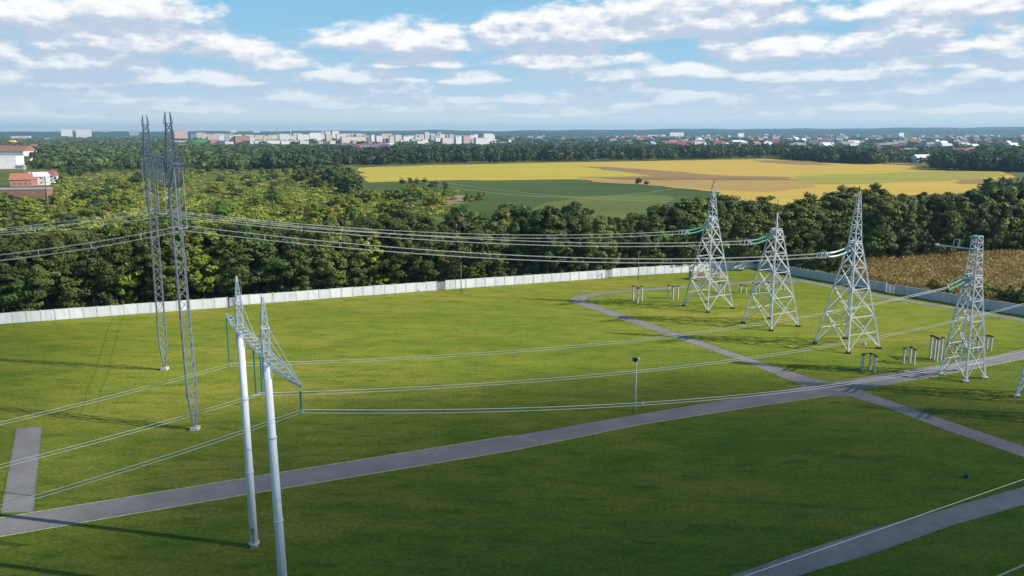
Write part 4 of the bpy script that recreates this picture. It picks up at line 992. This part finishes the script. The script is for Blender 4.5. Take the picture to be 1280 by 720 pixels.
house(28, 176, 30, 12, 6, 5, 'brick', 'pink', .1, 'long dark red roofed house in the far left suburb')
house(61, 175.5, 30, 12, 6, 4, 'palepink', 'grey', .1, 'pale long house in the far left suburb')
house(26, 211.5, 8, 6, 3, 1.5, 'grey', 'grey', .1, 'small grey shed beside the big white hall')
VP = [(430, 184.5, 'purple'), (437, 185.5, 'purple'), (444, 186, 'purple'), (452, 186.5, 'red'), (459, 186, 'purple'), (464, 187.5, 'purple'), (471, 187, 'purple'), (447, 189, 'purple'), (456, 189, 'grey'), (468, 189, 'purple'), (474, 186, 'grey'), (482, 186.5, 'purple'), (488, 185.5, 'white'), (478, 183.5, 'purple')]
for i, (px, yb, r) in enumerate(VP):
    house(px, yb, random.uniform(15, 20), 11, 6, 5, 'white', r, random.uniform(-.4, .4), {'purple': 'white house with a dark purple roof in the estate before the city', 'grey': 'white house with a grey roof in the estate before the city', 'red': 'white house with a red roof in the purple roofed estate', 'white': 'white roofed house at the right end of the purple roofed estate'}[r], 'houses of the estate before the city')
# far town: wall and roof in one small mesh each
HV = []
for roof, fac in (('red', 'palepink'), ('pink', 'white'), ('grey', 'white'), ('brown', 'cream'), ('white', 'white'), ('orange', 'palepink'), ('purple', 'grey'), ('blue', 'grey')):
    m, m2, wm, rm = house_mesh(13, 10, 5.5, 4.2, FM[fac], RM[roof])
    m.add(m2.v, m2.f, 1); HV.append((roof, m.mesh('house', [wm, rm])))
cnt = 0
while cnt < 290:
    X = random.uniform(640, 1290); Y = 169+22*(random.random() ** 1.5)*(.75 if X < 980 else .85)
    if X < 760 and (Y > 178 or random.random() < .6): continue
    roof, me = random.choices(HV, [2, 1, 4, 2.5, 3, 1, 1.5, .3])[0]; p = G(X, Y)
    o = link('house', me, None, p); o.rotation_euler.z = random.uniform(-.8, .8); s = random.uniform(.8, 1.5); o.scale = (s*random.uniform(.9, 1.6), s, s)
    part_ = 'left' if X < 850 else ('middle' if X < 1060 else 'right')
    tag(o, 'small %s roofed house in the %s part of the far town below the hills' % (roof, part_), 'house', 'houses of the far town'); cnt += 1
for px, yb, w, r, lab in ((1137, 192.5, 22, 'grey', 'pale grey house below the far town, beside the loose trees'), (1127, 193, 12, 'red', 'small red house left of the pale grey one'), (1155, 203.5, 30, 'white', 'white roofed shed between the two dark woods'), (1200, 193, 26, 'red', 'red roofed house row above the right dark wood'), (1214, 192, 16, 'orange', 'orange roofed house above the right dark wood')):
    house(px, yb, w, 12, 6, 4, 'white', r, random.uniform(-.3, .3), lab)
# dark old pole in the scrub, rubble
p = G(60.5, 262); h = HGT(p, 222); o = empty('old_pole', p, 'dark wooden power pole with short cross arms in the scrub', 'pole')
q = MB(); q.tube([(p.x, p.y, 0), (p.x, p.y, h)], [.35, .22], 8); q.bar((p.x-1.3, p.y, 0), (p.x, p.y, h*.7), .3); q.build('pole', M['wood'], o)
q = MB()
for z in (.93, .86, .62): q.bar((p.x-1.5, p.y, h*z), (p.x+1.5, p.y, h*z), .2)
q.build('cross_arm', M['wood'], o)
for px, yb, w, lab in ((93, 268, 9, 'grey rubble heap on the rough ground behind the belt, larger of two'), (70, 271, 7, 'low grey rubble heap left of the larger one'), (205, 250, 8, 'pinkish rubble heap behind the tall portal legs')):
    p = G(px, yb); q = MB()
    for i in range(26):
        a = random.uniform(0, 6.28); r = w*.5*random.random() ** .6; hh = max(.4, (1-r/(w*.5))*3.2)
        q.box((p.x+r*math.cos(a), p.y+r*math.sin(a)*.6, -.2), random.uniform(1, 2.6), random.uniform(.8, 2), hh*random.uniform(.6, 1.2), random.uniform(0, 3))
    tag(q.build('rubble_heap', M['slab'], origin=p), lab, 'rubble')
# dirt road strip at the left
sheet('road', [G(30, 191.5), G(62, 186.2), G(82, 181.5), G(85, 182), G(68, 187.5), G(36, 193.5)], -.02, M['concrete'])
# ------------------------------------------------------------------ hills on the horizon
def ridge(name, dist, ys, mat):
    m = MB(); n = len(ys); o = 0
    top = []; bot = []; back = []
    xs_ = np.linspace(-300, 1580, 160)
    for x in xs_:
        y = float(np.interp(x, [a for a, b in ys], [b for a, b in ys]))+.35*math.sin(x*.043)+.25*math.sin(x*.11+1)
        d = ray(x, 164); s = dist/d.y; X = d.x*s
        bot.append((X, dist-900, -2)); top.append((X, dist, max(1, HGT((X, dist, 0), y)))); back.append((X, dist+900, -2))
    k = len(xs_); mid = [((a[0]+b[0])/2, (a[1]+b[1])/2+120, b[2]*.62) for a, b in zip(bot, top)]
    m.add(bot+mid+top+back, [(r*k+i, r*k+i+1, (r+1)*k+i+1, (r+1)*k+i) for r in range(3) for i in range(k-1)])
    o = m.build(name, mat, smooth=True); o['kind'] = 'structure'
ridge('hills', 9000, [(-300, 164), (100, 164.3), (240, 164), (400, 163.6), (500, 163.2), (540, 162.6), (600, 163.4), (620, 163.8), (650, 162.7), (700, 163.2), (740, 161.8), (800, 162), (880, 160.8), (950, 161.3), (1090, 160.2), (1280, 158.6), (1580, 157)], M['hill'])
ridge('hills', 6800, [(-300, 165.3), (200, 165.2), (420, 165.8), (600, 166.0), (700, 165.3), (900, 164.0), (1100, 163.3), (1280, 162.0), (1580, 160)], M['hill'])
# ------------------------------------------------------------------ air
def haze():
    m, nt = newmat('blue_air'); v = N(nt, 'ShaderNodeVolumePrincipled'); out = N(nt, 'ShaderNodeOutputMaterial')
    v.inputs['Color'].default_value = (.46, .76, 1.0, 1); v.inputs['Density'].default_value = HAZE; v.inputs['Anisotropy'].default_value = .2
    nt.links.new(v.outputs[0], out.inputs['Volume']); 
    q = MB(); q.hexa([(-10500, -500, -3.2), (10500, -500, -3.2), (10500, 10500, -3.2), (-10500, 10500, -3.2)], [(-10500, -500, 108), (10500, -500, 108), (10500, 10500, 108), (-10500, 10500, 108)])
    o = q.build('haze', m); tag(o, 'thin blue haze over the whole countryside', 'haze', kind='stuff')
HAZE = 8.5e-5
haze()
# ------------------------------------------------------------------ light
SAZ, SEL = (Vector((.975, -.22))).normalized(), math.radians(33)
SD = Vector((SAZ.x*math.cos(SEL), SAZ.y*math.cos(SEL), math.sin(SEL)))
sl = bpy.data.lights.new('sun', 'SUN'); sl.energy = 4.6; sl.angle = math.radians(.5); sl.color = (1.0, .95, .86)
so = bpy.data.objects.new('sun', sl); COL.objects.link(so); so.rotation_euler = SD.to_track_quat('Z', 'Y').to_euler()
# unseen clouds added towards the sun to shade the near and left lawn
def shade_cloud(gx, gy, dens, kx, ky, label):
    m, nt = newmat('shade_vapour'); v = N(nt, 'ShaderNodeVolumePrincipled'); out = N(nt, 'ShaderNodeOutputMaterial')
    v.inputs['Color'].default_value = (.97, .98, 1, 1); v.inputs['Density'].default_value = dens; nt.links.new(v.outputs[0], out.inputs['Volume'])
    c = Vector((gx, gy, 0))+SD*1150
    import bmesh
    bm_ = bmesh.new(); bmesh.ops.create_icosphere(bm_, subdivisions=4, radius=1)
    from mathutils import noise as mn
    for w in bm_.verts:
        k = 1+.30*mn.noise(w.co*1.6)+.14*mn.noise(w.co*4)
        w.co = Vector((w.co.x*kx*k, w.co.y*ky*k, w.co.z*(42 if w.co.z > 0 else 30)*k))
    me = bpy.data.meshes.new('added_cloud'); bm_.to_mesh(me); bm_.free(); me.materials.append(m)
    o = link('added_cloud', me, None, c); tag(o, label, 'added_cloud', kind='stuff')
shade_cloud(38, 34, .024, 80, 78, 'unseen white vapour added high on the right to shade the near lawn')
shade_cloud(-150, 105, .009, 95, 62, 'thin unseen vapour added to shade the left of the lawn weakly')
# ------------------------------------------------------------------ sky with clouds
w = bpy.data.worlds.new('World'); scene.world = w; w.use_nodes = True
w.cycles.sampling_method = 'MANUAL'; w.cycles.sample_map_resolution = 256
nt = w.node_tree; nt.nodes.clear()
out = N(nt, 'ShaderNodeOutputWorld'); bg = N(nt, 'ShaderNodeBackground'); bg.inputs['Strength'].default_value = .085
sky = N(nt, 'ShaderNodeTexSky'); sky.sky_type = 'NISHITA'; sky.sun_disc = False; sky.sun_elevation = SEL; sky.sun_rotation = math.atan2(SAZ.x, SAZ.y)
sky.altitude = 100; sky.air_density = 1.0; sky.dust_density = .6; sky.ozone_density = 1.6
tc = N(nt, 'ShaderNodeTexCoord').outputs['Generated']
sep = N(nt, 'ShaderNodeSeparateXYZ'); nt.links.new(tc, sep.inputs[0])
az = mth(nt, 'ARCTAN2', sep.outputs[0], sep.outputs[1])
hl = mth(nt, 'SQRT', mth(nt, 'ADD', mth(nt, 'MULTIPLY', sep.outputs[0], sep.outputs[0]), mth(nt, 'MULTIPLY', sep.outputs[1], sep.outputs[1])))
el = mth(nt, 'DIVIDE', sep.outputs[2], mth(nt, 'MAXIMUM', hl, .05))
cb_ = N(nt, 'ShaderNodeCombineXYZ'); nt.links.new(az, cb_.inputs[0]); nt.links.new(el, cb_.inputs[1])
def sky_at(px, py):
    d = ray(px, py); return math.atan2(d.x, d.y), d.z/math.hypot(d.x, d.y)
CL = [(45, 18, 62, 16, 1), (160, 14, 85, 17, 1), (165, 46, 95, 18, .95), (55, 51, 24, 8, .8), (100, 78, 80, 11, .85), (148, 72, 22, 9, 1), (60, 100, 120, 9, .6), (230, 96, 110, 9, .6), (280, 60, 70, 12, .55),
      (500, 48, 108, 16, 1.1), (530, 75, 70, 8, .8), (440, 95, 70, 10, .65), (480, 112, 60, 6, .5), (625, 40, 36, 16, .9), (720, 32, 95, 20, 1.15), (870, 16, 140, 26, 1.1), (700, 72, 90, 12, .7), (760, 92, 90, 8, .65), (770, 110, 70, 6, .5),
      (965, 62, 72, 15, 1.05), (905, 50, 22, 12, .7), (900, 90, 110, 9, .7), (1040, 92, 100, 9, .75), (1030, 110, 120, 7, .55), (1150, 30, 58, 19, 1.0), (1180, 8, 130, 14, .9), (1110, 58, 90, 10, .8), (1160, 78, 70, 9, .7), (1262, 58, 36, 12, .9), (1270, 90, 60, 8, .7), (1200, 108, 90, 6, .5),
      (60, 140, 90, 5, .8), (250, 136, 80, 5, .8), (420, 130, 60, 5, .8), (560, 136, 80, 4, .75), (700, 141, 90, 4, .75), (820, 130, 60, 5, .8), (960, 141, 90, 4, .75), (1080, 131, 70, 5, .8), (1220, 136, 80, 5, .8), (345, 78, 50, 8, .7), (590, 98, 40, 7, .8), (855, 120, 50, 5, .8), (-80, 60, 90, 40, .9), (1400, 50, 120, 40, .9), (340, 120, 110, 6, .45), (120, 124, 130, 6, .45), (620, 125, 130, 5, .4), (950, 128, 150, 5, .4)]
grp = bpy.data.node_groups.new('cloud_density', 'ShaderNodeTree')
grp.interface.new_socket('Vector', in_out='INPUT', socket_type='NodeSocketVector'); grp.interface.new_socket('Density', in_out='OUTPUT', socket_type='NodeSocketFloat')
gi, gq = N(grp, 'NodeGroupInput'), N(grp, 'NodeGroupOutput')
def vm(op, a, b=None, c=None):
    n = N(grp, 'ShaderNodeVectorMath'); n.operation = op
    for i, v in enumerate((a, b, c)):
        if v is None: continue
        if hasattr(v, 'links'): grp.links.new(v, n.inputs[i])
        else: n.inputs[i].default_value = v
    return n.outputs['Value'] if op in ('DOT_PRODUCT', 'LENGTH') else n.outputs['Vector']
P0 = gi.outputs[0]
wn = N(grp, 'ShaderNodeTexNoise'); wn.inputs['Scale'].default_value = 1.0; wn.inputs['Detail'].default_value = 3
grp.links.new(vm('MULTIPLY', P0, (16, 34, 1)), wn.inputs['Vector'])
warp = vm('MULTIPLY_ADD', vm('SUBTRACT', wn.outputs['Color'], (.5, .5, .5)), (.05, .016, 0), P0)
acc = None
for (cx, cy, hw, hh, amp) in CL:
    a, e = sky_at(cx, cy+hh*.5); sx, sy = FPX/hw, FPX/(hh*1.75)
    q = vm('MULTIPLY_ADD', warp, (sx, sy, 0), (-a*sx, -e*sy, 0))
    q = vm('MINIMUM', q, vm('MULTIPLY', q, (1, 2.6, 1))) if True else q
    q = vm('MULTIPLY', q, (1, 1, 0))
    d = mth(grp, 'MULTIPLY_ADD', vm('DOT_PRODUCT', q, q), -amp, amp)
    acc = d if acc is None else mth(grp, 'SMOOTH_MAX', acc, d, .25)
acc = mth(grp, 'MAXIMUM', acc, -1.0)
def gnoise(sc, det, ro, off):
    n = N(grp, 'ShaderNodeTexNoise'); n.inputs['Scale'].default_value = 1; n.inputs['Detail'].default_value = det; n.inputs['Roughness'].default_value = ro
    grp.links.new(vm('MULTIPLY_ADD', P0, sc, off), n.inputs['Vector']); return n.outputs['Fac']
n1 = gnoise((28, 62, 1), 9, .58, (3, 1, 0)); n2 = gnoise((9, 42, 1), 6, .55, (7, 5, 2))
dens = mth(grp, 'ADD', mth(grp, 'MULTIPLY', acc, .72), mth(grp, 'ADD', mth(grp, 'MULTIPLY_ADD', n1, 1.9, -.95), mth(grp, 'MULTIPLY_ADD', n2, 1.1, -.42)))
grp.links.new(dens, gq.inputs[0])
def density(vec):
    g = N(nt, 'ShaderNodeGroup'); g.node_tree = grp; nt.links.new(vec, g.inputs[0]); return g.outputs[0]
def shift(dx, dy):
    n = N(nt, 'ShaderNodeVectorMath'); n.operation = 'ADD'; nt.links.new(cb_.outputs[0], n.inputs[0]); n.inputs[1].default_value = (dx, dy, 0); return n.outputs[0]
d0 = density(cb_.outputs[0]); d1 = density(shift(.005, .013))
def sstep(v, a, b):
    n = N(nt, 'ShaderNodeMapRange'); n.interpolation_type = 'SMOOTHSTEP'; nt.links.new(v, n.inputs[0]); n.inputs[1].default_value = a; n.inputs[2].default_value = b; return n.outputs[0]
mask = sstep(d0, -.26, .52)
lit = sstep(mth(nt, 'SUBTRACT', d0, d1), -.22, .62)
K = 1/.085
ccol = mixc(nt, lit, (.42*K, .48*K, .585*K), (.80*K, .79*K, .78*K))
low = sstep(el, .012, .10)                                        # clouds thin into the far haze
mask = mth(nt, 'MULTIPLY', mask, mth(nt, 'MULTIPLY_ADD', low, .60, .34))
up_ = sstep(el, -.02, .02); mask = mth(nt, 'MULTIPLY', mask, up_)
hs = N(nt, 'ShaderNodeHueSaturation'); hs.inputs['Saturation'].default_value = 1.0; hs.inputs['Value'].default_value = 1.0; nt.links.new(sky.outputs[0], hs.inputs['Color'])
air = ramp(nt, mth(nt, 'MULTIPLY_ADD', el, 2.0, .1), [(.08, (.54*K, .62*K, .67*K)), (.13, (.50*K, .60*K, .66*K)), (.19, (.37*K, .51*K, .63*K)), (.28, (.26*K, .46*K, .62*K)), (.46, (.165*K, .40*K, .60*K)), (.9, (.10*K, .28*K, .58*K))])
skyc = mixc(nt, sstep(el, .30, 1.0), air, sky.outputs[0])
fin = mixc(nt, mask, skyc, ccol)
nt.links.new(fin, bg.inputs['Color']); nt.links.new(bg.outputs[0], out.inputs['Surface'])
# ------------------------------------------------------------------ camera and colour
cd = bpy.data.cameras.new('camera'); cd.sensor_width = 36; cd.lens = 36*FPX/1280; cd.clip_start = .5; cd.clip_end = 40000
co = bpy.data.objects.new('camera', cd); COL.objects.link(co); co.location = (0, 0, CAMH); co.rotation_euler = (math.pi/2-PITCH, 0, 0); scene.camera = co
vs = scene.view_settings; vs.view_transform = 'Standard'; vs.look = 'None'; vs.gamma = 1; vs.use_curve_mapping = False; vs.exposure = .42
scene.render.engine = 'CYCLES'; cy = scene.cycles
cy.max_bounces = 5; cy.diffuse_bounces = 2; cy.glossy_bounces = 2; cy.transmission_bounces = 2; cy.transparent_max_bounces = 6; cy.volume_bounces = 0
cy.use_denoising = True
for o in list(COL.objects):
    if '_o' in o: del o['_o']
